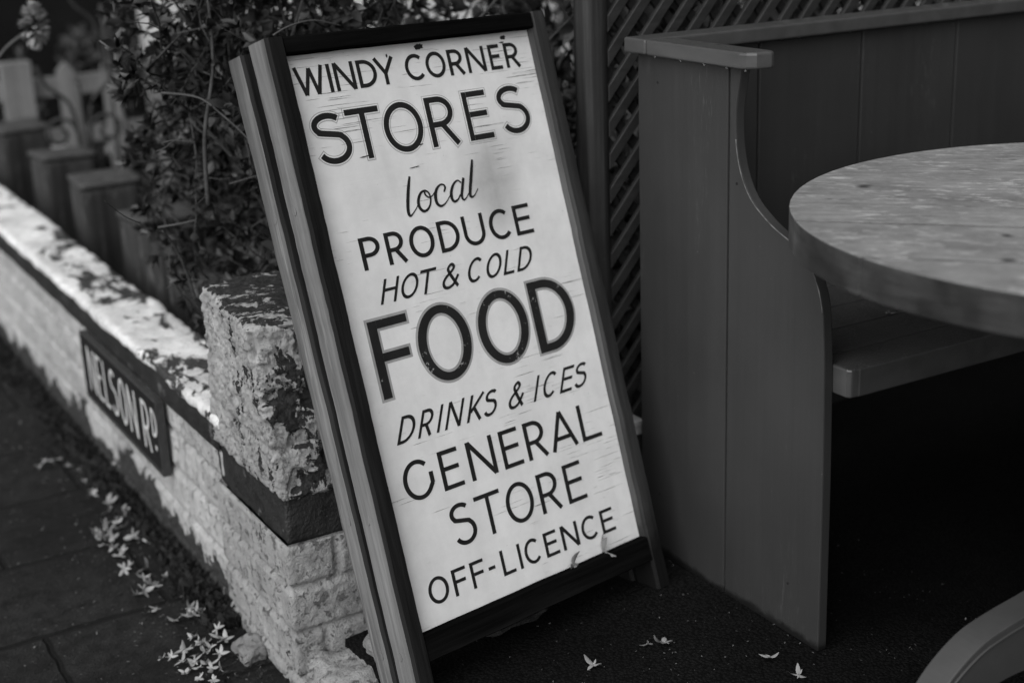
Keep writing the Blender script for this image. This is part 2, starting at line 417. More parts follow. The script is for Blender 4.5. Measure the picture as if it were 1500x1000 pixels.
def put_strokes(V, F, strokes, fn, t, tb, lay, d0, step=.00004, grow=0.0):
    for si, s in enumerate(strokes):
        closed = s[-1] == 'closed'
        if closed: s = s[:-1]
        pts = [q[:2] for q in s]; ws = [(q[2] if len(q) > 2 else t)+2*grow for q in s]
        ratio = (tb+2*grow)/(t+2*grow) if not len(s[0]) > 2 else .85
        if grow and not closed:
            a = Vector(pts[0])-Vector(pts[1]); b = Vector(pts[-1])-Vector(pts[-2])
            if a.length > 1e-9: pts[0] = tuple(Vector(pts[0])+a.normalized()*grow)
            if b.length > 1e-9: pts[-1] = tuple(Vector(pts[-1])+b.normalized()*grow)
        if closed:
            n = len(pts)-1; L_, R_ = [], []
            for i in range(n):
                a = Vector(pts[(i-1) % n]); b = Vector(pts[(i+1) % n]); d = (b-a).normalized(); nn = Vector((-d.y, d.x))
                o = Vector((nn.x*ws[i]/2, nn.y*ws[i]/2*ratio)); L_.append(Vector(pts[i])+o); R_.append(Vector(pts[i])-o)
            L_.append(L_[0]); R_.append(R_[0])
        else: L_, R_ = offset_poly(pts, ws, ratio)
        d = d0+step*(lay+si); base = len(V)
        for l, r in zip(L_, R_): V.append(fn(l.x, l.y, d)); V.append(fn(r.x, r.y, d))
        for i in range(len(L_)-1): F.append((base+2*i, base+2*i+1, base+2*i+3, base+2*i+2))

# NELSON R(D) on the plate, the D small and raised with a dot below
V, F = [], []
def plfn(u, v, d): return Vector((.698-d, YA-u, ZB-v))     # u along the wall towards the viewer, v down
x = .030; hh = .104; top = .022; t = .0105
for ch, w in (('N', .058), ('E', .040), ('L', .038), ('S', .052), ('O', .053), ('N', .058), (' ', .026), ('R', .052)):
    if ch != ' ':
        put_strokes(V, F, glyph(ch, w, hh, t, t*.8), lambda a, b, d, x=x: plfn(x+a, top+hh-b, d), t, t*.8, 0, .0006)
        w += .015
    x += w
put_strokes(V, F, glyph('D', .034, .060, .008, .007), lambda a, b, d: plfn(x+a, top+.060-b, d), .008, .007, 0, .0006)
put_strokes(V, F, [[(x+.010, top+.082), (x+.021, top+.082)]], lambda a, b, d: plfn(a, b, d), .009, .010, 0, .0006)
link_raw('lettering', V, F, M['signwhite'], plate)

# ================================================================== THE A-BOARD
K = .985
O_ = Vector((0.80357518, 2.0420468, 0.94708816))
U_ = Vector((0.97920792, 0.20219687, -0.01637924)).normalized()
V_ = Vector((0.04426479, -0.29176625, -0.95546485)); V_ = (V_-U_*U_.dot(V_)).normalized()
N_ = -U_.cross(V_)
if N_.y > 0: N_ = -N_
def bp(u, v, d): return O_+U_*u+V_*v+N_*d
def bpm(u, v, d): return bp(u/1000, v/1000, d)
sign = empty('a_board', (1.08, 1.86, 0), 'leaning wooden sandwich board painted white with black shop lettering', 'sign board')
sign_rot = Matrix((U_, -V_, -U_.cross(-V_)*-1)).transposed()

# painted face: its own local frame so grain runs along the board
n = N('weathered_white_paint', .62, .3)
vec = n.nd('VectorTransform')
# coordinates along (u, v): dot products of object coords with the board's axes
def dotp(axis):
    d = n.nd('VectorMath'); d.operation = 'DOT_PRODUCT'; n.put(d.inputs[0], n.c); d.inputs[1].default_value = axis; return d.outputs['Value']
cu, cv = dotp(tuple(U_)), dotp(tuple(V_))
comb = n.nd('CombineXYZ'); n.put(comb.inputs[0], cu); n.put(comb.inputs[1], cv); n.put(comb.inputs[2], 0.0)
uv = comb.outputs[0]
ou, ov = (O_-Vector((1.08, 1.86, 0))).dot(U_), (O_-Vector((1.08, 1.86, 0))).dot(V_)
lu = n.ma('SUBTRACT', cu, ou); lv = n.ma('SUBTRACT', cv, ov)          # board metres from the top left corner
patch = n.noise(7, 3, .5, 0, n.mp((1, 1.4, 1), src=uv))
topw = n.mr(lv, .30, .05, 0, .14); botw = n.mr(lv, .50, .62, 0, .06); rightw = n.mr(lu, .15, .45, 0, .05)
botw = n.ma('MULTIPLY', botw, n.mr(lu, .10, .35, .3, 1))
dens = n.ma('ADD', n.ma('ADD', patch, topw), n.ma('ADD', botw, rightw))
cr = n.noise(1, 6, .62, .25, n.mp((7, 480, 1), (0, 0, R(-1.2)), src=uv))
thr = n.mr(dens, .38, .82, .72, .585)
crack = n.mr(n.ma('SUBTRACT', cr, thr), 0, .03)
cr2 = n.noise(1, 5, .6, .4, n.mp((2.6, 210, 1), (0, 0, R(1.0)), (4, 2, 0), src=uv))
crack2 = n.mr(n.ma('SUBTRACT', cr2, n.mr(dens, .45, .8, .735, .655)), 0, .015)
crack = n.ma('MAXIMUM', crack, crack2)
grime = n.noise(1, 5, .6, .5, n.mp((22, 3.2, 1), src=uv)); blot = n.noise(9, 5, .6, 0, uv)
base = n.ma('MULTIPLY', n.mr(grime, .35, .75, .82, .75), n.mr(n.noise(11, 7, .7, 0, uv), .35, .75, 1.03, .84))
# grey run below the big heading, and a few rubbed specks
run = n.ma('MULTIPLY', n.mr(n.ma('ABSOLUTE', n.ma('SUBTRACT', lu, .335)), .075, .0), n.mr(n.ma('ABSOLUTE', n.ma('SUBTRACT', lv, .235)), .10, .0))
base = n.ma('MULTIPLY', base, n.mr(n.ma('MULTIPLY', run, n.mr(blot, .3, .7, .6, 1.3)), 0, .7, 1, .55))
spk = n.mr(n.noise(150, 3, .6, 0, uv), .72, .75)
base = n.mix(n.ma('MULTIPLY', spk, .6), base, .12)
n.col(n.mix(n.ma('MULTIPLY', crack, n.mr(n.noise(60, 3, .6, 0, uv), .35, .65, .25, .95)), base, .07))
n.bump(n.ma('SUBTRACT', n.ma('MULTIPLY', n.noise(1, 4, .6, 0, n.mp((12, 260, 1), src=uv)), .25), crack), .0008)
M['board'] = n.m

def letter_mat(name, v, worn, spots):
    n = N(name, .5, .35); f = n.noise(120, 6, .75); b = n.noise(7, 2)
    base = n.mr(n.noise(25, 5), .3, .7, v*.8, v*1.25)
    if spots:
        g = n.noise(18, 3, .5, .3)
        k = n.mr(n.ma('ADD', n.ma('MULTIPLY', f, .8), n.ma('MULTIPLY', g, .5)), spots, spots+.02)
        base = n.mix(n.ma('MULTIPLY', k, .8), base, worn)
    n.col(base); return n.m
M['ink'] = letter_mat('black_sign_paint', .015, .30, .875)
M['inkworn'] = letter_mat('scuffed_black_sign_paint', .017, .45, .775)
M['halo'] = letter_mat('grey_outline_paint', .34, .6, 0)
M['halofine'] = letter_mat('thin_grey_outline_paint', .42, .7, 0)

FW = .5*K; BT, BB = -.004, .893      # opening
bm = bmesh.new(); box(bm, -.018, FW-.010, 0, 0, 0, 0) if False else None
def bbox(bm, u0, u1, v0, v1, d0, d1): box(bm, u0, u1, v0, v1, d0, d1, lambda p: bp(p.x, p.y, p.z))
bbox(bm, -.020, .486, -.012, .905, -.008, 0)
link('painted_panel', bm, M['board'], sign)
M['framelight'] = None
def framewood(name, v, worn, amt, axis_vec, foot_shade=False, spec=.3):
    n = N(name, .6, spec)
    d = n.nd('VectorMath'); d.operation = 'DOT_PRODUCT'; n.put(d.inputs[0], n.c); d.inputs[1].default_value = tuple(axis_vec)
    # squeeze coordinates along the grain axis
    sc = n.nd('VectorMath'); sc.operation = 'SCALE'; sc.inputs[0].default_value = tuple(axis_vec); n.put(sc.inputs['Scale'], n.ma('MULTIPLY', d.outputs['Value'], .95))
    sb = n.nd('VectorMath'); sb.operation = 'SUBTRACT'; n.put(sb.inputs[0], n.c); n.t.links.new(sc.outputs[0], sb.inputs[1])
    v_ = sb.outputs[0]
    g = n.noise(55, 8, .65, .3, v_); g2 = n.noise(210, 4, .6, 0, v_); b = n.noise(6, 4)
    c = n.ma('MULTIPLY', n.mr(g, .3, .7, v*.5, v*1.45), n.mr(n.noise(14, 6, .7, .3, v_), .35, .68, .50, 1.35))
    w = n.noise(16, 8, .7, .2, v_)
    c = n.mix(n.mr(w, amt, amt+.04), c, n.mr(g2, .3, .7, worn*.6, worn*1.2))
    if foot_shade:      # shade below the bottom rail painted onto the post foot
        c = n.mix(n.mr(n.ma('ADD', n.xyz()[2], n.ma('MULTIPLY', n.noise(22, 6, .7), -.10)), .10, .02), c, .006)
    n.col(c); n.bump(n.ma('ADD', g, n.ma('MULTIPLY', g2, .6)), .0016); return n.m
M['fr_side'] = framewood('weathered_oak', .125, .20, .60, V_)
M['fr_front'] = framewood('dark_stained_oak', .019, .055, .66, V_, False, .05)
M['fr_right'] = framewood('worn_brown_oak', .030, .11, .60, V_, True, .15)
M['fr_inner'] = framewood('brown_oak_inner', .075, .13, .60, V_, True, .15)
M['fr_top'] = framewood('black_stained_oak', .008, .022, .70, U_, False, .0)

def rail(name, u0, u1, v0, v1, d0, d1, mat, mat2=None, chamf=.004, parent=None, off=lambda p: p, cut=None):
    """a board along the frame; mat2 paints the side that faces left"""
    bm = bmesh.new()
    nv = 60 if (v1-v0) > (u1-u0) else 40
    P = []
    c = chamf
    if (v1-v0) > (u1-u0):
        prof = [(u0, d0+c), (u0, d1-c*1.4), (u0+c, d1), (u1-c*.6, d1), (u1, d1-c), (u1, d0+c), (u1-c, d0), (u0+c, d0)]
        rows = []
        for i in range(nv+1):
            v = v0+(v1-v0)*i/nv
            r = []
            for k, (u, d) in enumerate(prof):
                vv = v
                if cut: vv = cut(u, v, i, nv)
                w = .0007*fbm((u*3, v*5, d*3), 3.0, 3)+.0004*noise.noise(Vector((k*9, v*60, 0)))
                r.append(bm.verts.new(off(bp(u+w, vv, d+w))))
            rows.append(r)
    else:
        prof = [(v0, d0), (v0, d1-c), (v0+c, d1), (v1-c*.7, d1), (v1, d1-c), (v1, d0)]
        rows = []
        for i in range(nv+1):
            u = u0+(u1-u0)*i/nv; r = []
            for k, (v, d) in enumerate(prof):
                w = .0008*fbm((u*5, v*3, d*3), 3.0, 3)
                r.append(bm.verts.new(off(bp(u, v+w, d+w))))
            rows.append(r)
    npf = len(prof)
    for i in range(nv):
        for k in range(npf):
            f = bm.faces.new((rows[i][k], rows[i+1][k], rows[i+1][(k+1) % npf], rows[i][(k+1) % npf]))
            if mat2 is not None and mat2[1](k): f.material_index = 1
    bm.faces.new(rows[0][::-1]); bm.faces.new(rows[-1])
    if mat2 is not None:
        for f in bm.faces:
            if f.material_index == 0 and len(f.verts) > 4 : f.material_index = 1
    o = link(name, bm, mat, parent or sign, smooth=False)
    if mat2 is not None: o.data.materials.append(mat2[0])
    return o
LV = .986
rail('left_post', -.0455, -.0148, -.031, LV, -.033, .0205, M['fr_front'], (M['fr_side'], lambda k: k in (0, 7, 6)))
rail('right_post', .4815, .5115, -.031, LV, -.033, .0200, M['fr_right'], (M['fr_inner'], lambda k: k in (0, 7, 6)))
rail('top_rail', -.0146, .4813, -.031, -.0045, -.030, .0190, M['fr_top'], chamf=.003)
rail('bottom_rail', -.0146, .4813, .890, .933, -.030, .0190, M['fr_top'], chamf=.003)
# wooden plugs over the fixings, on the left side of the post
def plug(v, d, parent, du=-.0455, offfn=lambda p: p):
    bm = bmesh.new(); n_ = 14; r = .0055
    A = [bm.verts.new(offfn(bp(du-.0008, v+r*1.25*math.sin(2*math.pi*k/n_), d+r*math.cos(2*math.pi*k/n_)))) for k in range(n_)]
    B = [bm.verts.new(offfn(bp(du+.004, v+r*1.25*math.sin(2*math.pi*k/n_), d+r*math.cos(2*math.pi*k/n_)))) for k in range(n_)]
    bm.faces.new(A); bm.faces.new(B[::-1])
    for k in range(n_): bm.faces.new((A[k], B[k], B[(k+1) % n_], A[(k+1) % n_]))
    link('wood_plug', bm, M['fr_side'], parent)
for v in (.222, .70, .915): plug(v, -.012, sign)
# the folded rear frame, its top a little away from the front one
def rear(p):
    v = (p-O_).dot(V_); return p-N_*(.011*max(0, 1-v/.95))-U_*.005
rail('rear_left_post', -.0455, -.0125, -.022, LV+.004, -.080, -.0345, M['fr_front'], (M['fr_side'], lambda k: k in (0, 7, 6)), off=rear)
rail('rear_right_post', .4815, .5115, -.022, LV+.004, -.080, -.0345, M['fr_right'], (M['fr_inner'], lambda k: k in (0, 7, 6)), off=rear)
rail('rear_top_rail', -.0123, .4813, -.022, .006, -.078, -.037, M['fr_top'], chamf=.003, off=rear)
bm = bmesh.new(); box(bm, -.0122, .4812, .0065, .90, -.055, -.048, lambda p: rear(bp(p.x, p.y, p.z))); link('rear_panel', bm, M['fr_top'], sign)
for v in (.226, .70, .915): plug(v, -.055, sign, offfn=rear)

LINES = [
('l1', 6.6, 6, 0, 0, [('W', .3, 53.3, 13.5, 56.8), ('I', 59.3, 66.4, 13.5, 56.7), ('N', 71.6, 109.6, 13.5, 56.6), ('D', 115.4, 151.4, 13.5, 56.4), ('Y', 147.9, 188.9, 13.5, 56.2), ('C', 208.1, 247.8, 13.5, 56.0), ('O', 249.9, 290.3, 13.5, 55.8), ('R', 296.9, 329.3, 13.5, 55.6), ('N', 335.5, 375.3, 13.5, 55.4), ('E', 384.8, 410.5, 13.5, 55.3), ('R', 419.6, 452.1, 13.5, 55.1)]),
('l2', 10, 9.3, 0, 3.4, [('S', 9.4, 74.7, 86.1, 164.8), ('T', 73.5, 137.3, 85.7, 164.9), ('O', 141.2, 217.0, 85.4, 165.0), ('R', 229.2, 287.6, 85.0, 165.0), ('E', 307.2, 359.4, 84.6, 165.1), ('S', 380.3, 445.5, 84.2, 165.2)]),
('l4', 7.6, 6.4, 0, 0, [('P', 45.0, 82.1, 281.4, 331.7), ('R', 93.3, 130.6, 281.5, 331.8), ('O', 138.8, 188.1, 281.6, 331.9), ('D', 197.8, 240.3, 281.6, 332.0), ('U', 249.2, 294.5, 281.7, 332.1), ('C', 304.8, 352.5, 281.8, 332.2), ('E', 360.0, 398.3, 281.8, 332.3)]),
('l5', 5.2, 4.6, 0.442, 0, [('H', 59.2, 89.1, 350.5, 387.8), ('O', 96.0, 129.8, 350.6, 388.3), ('T', 130.9, 163.0, 350.6, 388.6), ('&', 179.5, 214.8, 350.7, 389.0), ('C', 231.9, 262.5, 350.8, 389.5), ('O', 271.4, 303.9, 350.9, 389.8), ('L', 311.5, 334.8, 351.0, 390.1), ('D', 341.7, 371.7, 351.1, 390.4)]),
('l6', 16.5, 13, 0, 4.3, [('F', 25.6, 100.0, 408.7, 529.9), ('O', 111.1, 215.6, 409.8, 530.7), ('O', 234.5, 340.4, 411.2, 531.7), ('D', 354.7, 445.6, 412.4, 532.5)]),
('l7', 5.3, 4.8, 0.505, 0, [('D', 29.1, 59.9, 562.1, 602.8), ('R', 69.8, 96.8, 562.6, 603.2), ('I', 106.4, 113.3, 562.9, 603.5), ('N', 123.8, 155.7, 563.4, 604.0), ('K', 169.1, 200.0, 563.8, 604.4), ('S', 202.1, 229.9, 564.3, 604.9), ('&', 256.3, 289.8, 565.0, 605.5), ('I', 313.0, 320.8, 565.5, 606.0), ('C', 332.3, 362.7, 566.0, 606.5), ('E', 374.0, 401.6, 566.4, 606.8), ('S', 405.4, 434.5, 566.9, 607.3)]),
('l8', 8, 6.8, 0, 0, [('G', 24.3, 83.1, 632.5, 695.1), ('E', 97.8, 139.2, 633.0, 695.7), ('N', 155.2, 210.3, 633.5, 696.3), ('E', 224.9, 266.6, 634.0, 696.8), ('R', 278.1, 323.9, 634.4, 697.3), ('A', 330.9, 392.0, 634.9, 697.9), ('L', 402.4, 448.3, 635.4, 698.5)]),
('l9', 7.9, 6.8, 0, 0, [('S', 94.6, 142.3, 720.1, 788.0), ('T', 147.3, 200.9, 720.9, 788.4), ('O', 209.2, 268.2, 721.9, 789.0), ('R', 281.8, 327.8, 722.9, 789.6), ('E', 341.7, 384.8, 723.8, 790.1)]),
('l10', 6.2, 5.3, 0, 0, [('O', 23.5, 63.3, 816.5, 859.0), ('F', 72.9, 101.4, 817.0, 859.3), ('F', 110.1, 138.2, 817.4, 859.5), ('-', 146.2, 160.3, 817.7, 859.7), ('L', 173.9, 200.7, 818.1, 859.9), ('I', 210.3, 217.2, 818.4, 860.0), ('C', 224.3, 259.8, 818.7, 860.2), ('E', 269.2, 299.1, 819.1, 860.4), ('N', 308.2, 346.0, 819.6, 860.7), ('C', 354.4, 393.1, 820.1, 860.9), ('E', 401.0, 432.5, 820.6, 861.2)])]
LOCAL = [[(168.3, 202.8, 4.0), (161.3, 219.8, 6.0), (154.3, 240.5, 6.4), (150.6, 256.4, 6.0), (152.3, 263.3, 5.1), (157.4, 261.9, 2.7), (166.3, 255.1, 2.0), (171.8, 249.4, 1.7)], [(190.4, 228.7, 3.5), (181.7, 232.3, 4.8), (174.6, 242.7, 5.6), (174.2, 253.6, 5.6), (180.5, 260.7, 5.3), (189.3, 258.9, 4.3), (196.3, 251.8, 3.5), (199.5, 242.2, 3.2), (197.5, 233.1, 3.2), (190.5, 228.4, 3.5)], [(190.4, 229.8, 3.3), (190.8, 235.9, 3.3), (196.6, 240.9, 2.7), (204.1, 239.2, 2.1), (212.5, 232.1, 1.9)], [(228.2, 237.0, 2.9), (232.6, 230.8, 4.0), (230.6, 225.7, 3.2), (223.7, 224.9, 3.5), (214.9, 230.8, 5.3), (209.7, 241.6, 6.4), (209.9, 252.8, 5.6), (216.2, 258.1, 4.8), (224.5, 256.3, 2.9), (233.4, 249.9, 2.0), (239.8, 243.6, 1.7)], [(267.0, 228.1, 2.7), (260.5, 223.2, 2.9), (250.4, 228.4, 4.5), (242.7, 240.1, 5.9), (241.7, 250.7, 5.6), (246.1, 255.5, 4.8), (254.1, 252.7, 3.2), (260.2, 246.2, 2.7)], [(273.8, 220.7, 5.1), (267.3, 236.1, 5.6), (262.4, 248.8, 5.3), (264.5, 255.7, 3.2), (271.3, 253.0, 2.1), (277.9, 246.7, 1.9)], [(299.9, 194.5, 4.0), (293.6, 211.8, 6.1), (282.2, 241.8, 6.1), (280.0, 250.5, 5.6), (282.8, 253.7, 4.3), (289.3, 251.4, 2.1), (298.7, 242.0, 1.6)]]
rnd = random.Random(3)
for (nm, ts, tb, sh, halo, let) in LINES:
    V, F, HV, HF = [], [], [], []
    for li, (ch, u0, u1, vt, vb) in enumerate(let):
        w, h = u1-u0, vb-vt
        g = glyph(ch, w, h, ts, tb)
        fn = lambda a, b, d, u0=u0, vb=vb: bpm(u0+a+sh*b, vb-b, d)
        tt = ts*rnd.uniform(.96, 1.05)
        put_strokes(V, F, g, fn, tt, tb, 0, .00060)
        if halo: put_strokes(HV, HF, g, fn, ts, tb, 0, .00012, grow=halo)
    if halo:
        link_raw('letter_outline', HV, HF, M['halo' if nm == 'l6' else 'halofine'], sign)
        if nm == 'l2':   # the fine outline leaves a thread of white between it and the letter
            V2, F2 = [], []
            for (ch, u0, u1, vt, vb) in let:
                put_strokes(V2, F2, glyph(ch, u1-u0, vb-vt, ts, tb), lambda a, b, d, u0=u0, vb=vb: bpm(u0+a, vb-b, d), ts, tb, 0, .00036, grow=halo-1.5)
            link_raw('letter_outline_gap', V2, F2, M['board'], sign)
    link_raw('lettering', V, F, M['inkworn' if nm == 'l6' else 'ink'], sign)
V, F = [], []
for k, s in enumerate(LOCAL):
    put_strokes(V, F, [catmull(s, 6)], lambda a, b, d: bpm(a, b, d), 5, 4, k*2, .0006)
link_raw('script_lettering', V, F, M['ink'], sign)
# chipped paint along the top edge and scattered scars
M['ply'] = mat_plain('bare_dark_ply', .02, .8, .4, 200)
for (u, v, a, b) in ((.180, .012, .0016, .003), (.247, .003, .009, .0045), (.43, .004, .006, .0035), (.425, .012, .005, .0012), (.205, .159, .007, .0009), (.095, .163, .009, .0009), (.185, .193, .010, .0007), (.375, .538, .0015, .002)):
    V = []; n_ = 18
    for k in range(n_):
        t = 2*math.pi*k/n_; q = 1+.55*noise.noise(Vector((u*90, k*1.3, v*50)))
        V.append(bp(u*K+a*math.cos(t)*q, v*K+b*math.sin(t)*q-a*math.cos(t)*.07, .0009))
    link_raw('chipped_paint', V, [tuple(range(n_))], M['ply'], sign)

# ================================================================== BENCH (painted settle)
n = N('grey_bench_paint', .5, .25)
st = n.noise(1, 5, .6, .2, n.mp((45, 45, 1.6))); bl = n.noise(4, 4, .5); fn_ = n.noise(160, 3)
c = n.ma('MULTIPLY', n.mr(st, .3, .7, .031, .036), n.mr(bl, .3, .7, .80, 1.10))
scr = n.mr(n.noise(1, 6, .75, .3, n.mp((70, 70, 7))), .70, .76)
reg = n.mr(n.noise(6, 2, .5), .56, .66)
c = n.mix(n.ma('MULTIPLY', n.ma('MULTIPLY', scr, reg), .5), c, .12)
rub = n.ma('MULTIPLY', n.mr(n.noise(1, 6, .75, 0, n.mp((240, 240, 30))), .56, .64), n.mr(n.noise(1, 2, .5, 0, n.mp((14, 14, 2.2), (0, 0, 0), (1.3, .2, .4))), .60, .68)); c = n.mix(n.ma('MULTIPLY', rub, .35), c, .11)
dirt = n.mr(n.ma('ADD', n.xyz()[2], n.ma('MULTIPLY', n.noise(30, 6, .7), -.034)), .0, -.010); c = n.mix(dirt, c, .008)
spk = n.mr(n.vor(55, out='Distance'), .035, .018)
spk = n.ma('MULTIPLY', spk, n.mr(n.noise(20, 2), .52, .6))
c = n.mix(spk, c, .30)
n.col(c); n.bump(n.ma('ADD', n.ma('MULTIPLY', st, .6), n.ma('MULTIPLY', fn_, .15)), .0007); M['bench'] = n.m
n = N('wet_grey_bench_top', .32, .5)
nz = n.mr(n.xyz(n.nd('NewGeometry').outputs['Normal'])[2], .7, .9)
st = n.noise(1, 5, .6, .2, n.mp((30, 9, 30))); dr = n.noise(70, 5, .7); dd = n.vor(170)
c = n.mr(st, .3, .7, .046, .066)
wet = n.ma('MULTIPLY', nz, n.mr(n.noise(55, 6, .75), .60, .66)); c = n.mix(wet, c, .012)
drop = n.ma('MULTIPLY', nz, n.ma('MULTIPLY', n.mr(dd, .14, .08), n.mr(n.noise(10, 3), .44, .56)))
c = n.mix(drop, c, .26)
n.col(c); n.bump(n.ma('ADD', n.ma('MULTIPLY', st, .3), n.ma('MULTIPLY', nz, n.ma('ADD', n.ma('MULTIPLY', dr, .5), n.mr(dd, .35, .1, 0, 1)))), .0013); M['benchtop'] = n.m

bench = empty('bench', (2.2, 1.75, 0), 'tall grey painted wooden settle with curved end panel and plank back', 'bench')
# end panel outline in (y, z)
cv = [(1.525, 0), (1.527, .30), (1.531, .47), (1.535, .53), (1.541, .577), (1.559, .617), (1.583, .638), (1.610, .655), (1.645, .668), (1.673, .682), (1.706, .705), (1.730, .740), (1.743, .785), (1.745, .84), (1.732, .905)]
cvs = [cv[0], cv[1]]+[tuple(q) for q in catmull(cv[1:], 6)][1:]
def end_panel(x0, x1, nm='end_panel'):
    GY = 1.763
    e = bench
    # two boards with an open, bead-filled joint
    bm = bmesh.new(); front = [p for p in cvs]+[(GY-.0022, .905), (GY-.0022, 0)]
    prism(bm, front, x0, x1, lambda a, b, t: Vector((t, a, b))); link(nm, bm, M['bench'], e, bevel=.0025)
    bm = bmesh.new(); prism(bm, [(GY+.0022, 0), (2.006, 0), (2.006, .905), (GY+.0022, .905)], x0, x1, lambda a, b, t: Vector((t, a, b)))
    link(nm, bm, M['bench'], e, bevel=.002)
    bm = bmesh.new(); box(bm, x0+.004, x1-.004, GY-.0021, GY+.0021, 0, .905); link('joint_filler', bm, mat_plain('flaky_joint', .03, .9, .8, 160, .002), e)
    # arm cap with clipped front corners
    bm = bmesh.new(); ox = -.022
    a, b = x0+ox, x1+.0115
    prism(bm, [(a, 1.953), (a, 1.712), (a+.004, 1.700), (a+.016, 1.690), (b-.012, 1.685), (b-.004, 1.688), (b, 1.698), (b, 1.953)], .9055, .931, lambda p, q, t: Vector((p, q, t)))
    link('arm_cap', bm, M['benchtop'], e, bevel=.0045, segs=3)
end_panel(1.41, 1.4285)
end_panel(3.3815, 3.40)
bm = bmesh.new()
for x0 in [1.429]+[1.645+.2405*k for k in range(7)]:
    x1 = 1.645 if x0 < 1.5 else x0+.2405
    x1 = min(x1, 3.381)
    box(bm, x0+.0018, x1-.0018, 1.974, 1.992, .40, .905)
link('back_panel', bm, M['bench'], bench, bevel=.0025)
bm = bmesh.new(); box(bm, 1.388, 3.422, 1.9545, 2.016, .9060, .9312); link('top_rail', bm, M['benchtop'], bench, bevel=.004, segs=3)
bm = bmesh.new(); box(bm, 1.430, 3.380, 1.993, 2.010, .84, .904); link('back_batten', bm, M['bench'], bench)
for y0, y1 in ((1.480, 1.570), (1.5735, 1.664), (1.6675, 1.758), (1.7615, 1.852), (1.8555, 1.972)):
    bm = bmesh.new()
    if y0 < 1.5:
        prism(bm, [(1.4288, y1), (1.4288, 1.503), (1.433, 1.4965), (1.446, 1.4955), (1.449, 1.4945), (3.381, 1.4945), (3.381, y1)], .434, .479, lambda p, q, t: Vector((p, q, t)))
    else: box(bm, 1.4288, 3.381, y0, y1, .460, .4785)
    link('seat_slat', bm, M['benchtop'], bench, bevel=.003)
bm = bmesh.new(); box(bm, 1.4288, 3.381, 1.64, 1.658, .42, .4595); link('seat_rail', bm, M['bench'], bench)
for x in (1.47, 2.4, 3.33):
    bm = bmesh.new(); box(bm, x-.02, x+.02, 1.6585, 1.970, .41, .4595)
    link('seat_bearer', bm, M['bench'], bench)
bm = bmesh.new(); box(bm, 2.38, 2.42, 1.70, 1.74, 0, .4095); link('leg', bm, M['bench'], bench, bevel=.003)
V, F = [], []; tube(V, F, [Vector((1.4099, p[0]+.0004, p[1]-.0004)) for p in cvs if .560 < p[1] < .80], .0011, 6)  # pale line on the curved edge: wear plus caught light put into the colour
M['wornlit'] = mat_plain('rubbed_highlit_edge', .085, .6, .75, 60); link_raw('rubbed_highlight', V, F, M['wornlit'], bench, True)
for (yy, zz) in ((1.741, .724), (1.60, .09), (1.95, .12), (1.95, .86)):
    V, F = [], []; tube(V, F, [Vector((1.4093, yy, zz)), Vector((1.4102, yy, zz))], .0022, 10); link_raw('nail_head', V, F, M['fr_front'], bench)
# raindrops hanging under the rail and cap
bm = bmesh.new(); rr = random.Random(5)
for x in [1.50, 1.535, 1.56, 1.63, 1.68, 1.73, 1.78, 1.84, 1.93, 2.02, 2.10, 2.2, 2.3]:
    bmesh.ops.create_icosphere(bm, subdivisions=2, radius=rr.uniform(.0018, .0028), matrix=Matrix.Translation((x+rr.uniform(-.01, .01), 1.958, .9053)))
for y in (1.93, 1.86, 1.80, 1.745, 1.70): bmesh.ops.create_icosphere(bm, subdivisions=2, radius=.0018, matrix=Matrix.Translation((1.3895, y, .9050)))
nn = N('raindrop', .05, .5); nn.p.inputs['Transmission Weight'].default_value = 1; nn.p.inputs['IOR'].default_value = 1.33; M['drop'] = nn.m
tag(link('raindrops', bm, M['drop'], bench, smooth=True), kind='stuff')

# ================================================================== ROUND TABLE
n = N('silvered_table_wood', .55, .35)
TR = (0, 0, R(46.6))
vv = n.mp((1, 1, 1), TR); st = n.noise(1, 8, .65, .6, n.mp((3, 55, 20), src=vv)); bl = n.noise(7, 6, .65); sp = n.noise(60, 6, .75, .2, n.mp((.5, 1.3, 1), src=vv))
c = n.ma('MULTIPLY', n.mr(st, .3, .7, .175, .25), n.mr(n.noise(9, 8, .75), .35, .65, .68, 1.2))
c = n.mix(n.ma('MULTIPLY', n.mr(sp, .53, .60), n.mr(bl, .4, .6, .25, .9)), c, .42)
c = n.mix(n.mr(n.noise(26, 8, .75, .3, n.mp((.4, 1.5, 1), src=vv)), .62, .66), c, .09)
kn = n.vor(5.2, n.mp((.45, 1.3, 1), src=vv)); c = n.mix(n.mr(kn, .055, .03), c, .03)
for (kx, ky, kz, kr) in ((-0.2055, 0.3499, 0.740, 0.016), (-0.3637, -0.0610, 0.740, 0.012), (-0.2742, 0.0213, 0.740, 0.012)):      # knots
    dn = n.nd('VectorMath'); dn.operation = 'DISTANCE'; n.put(dn.inputs[0], n.c); dn.inputs[1].default_value = (kx, ky, kz)
    c = n.mix(n.ma('MULTIPLY', n.mr(n.ma('ADD', dn.outputs['Value'], n.ma('MULTIPLY', n.ma('SUBTRACT', sp, .5), .012)), kr, kr*.35), .9), c, .035)
n.col(c); n.bump(n.ma('ADD', st, sp), .0012); M['table'] = n.m
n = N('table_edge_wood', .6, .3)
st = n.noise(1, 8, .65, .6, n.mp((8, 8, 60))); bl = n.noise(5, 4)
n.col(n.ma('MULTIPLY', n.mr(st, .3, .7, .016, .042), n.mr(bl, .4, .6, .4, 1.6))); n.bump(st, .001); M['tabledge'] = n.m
TC = Vector((1.697, 1.198)); TRD = .492
table = empty('round_table', (TC.x, TC.y, 0), 'round weathered wooden table with a pale plank top beside the settle', 'table')
dirv = Vector((.687, -.727)); nv_ = Vector((.727, .687))
cuts = [-.52, -.36, -.18, 0.0, .18, .36, .52]
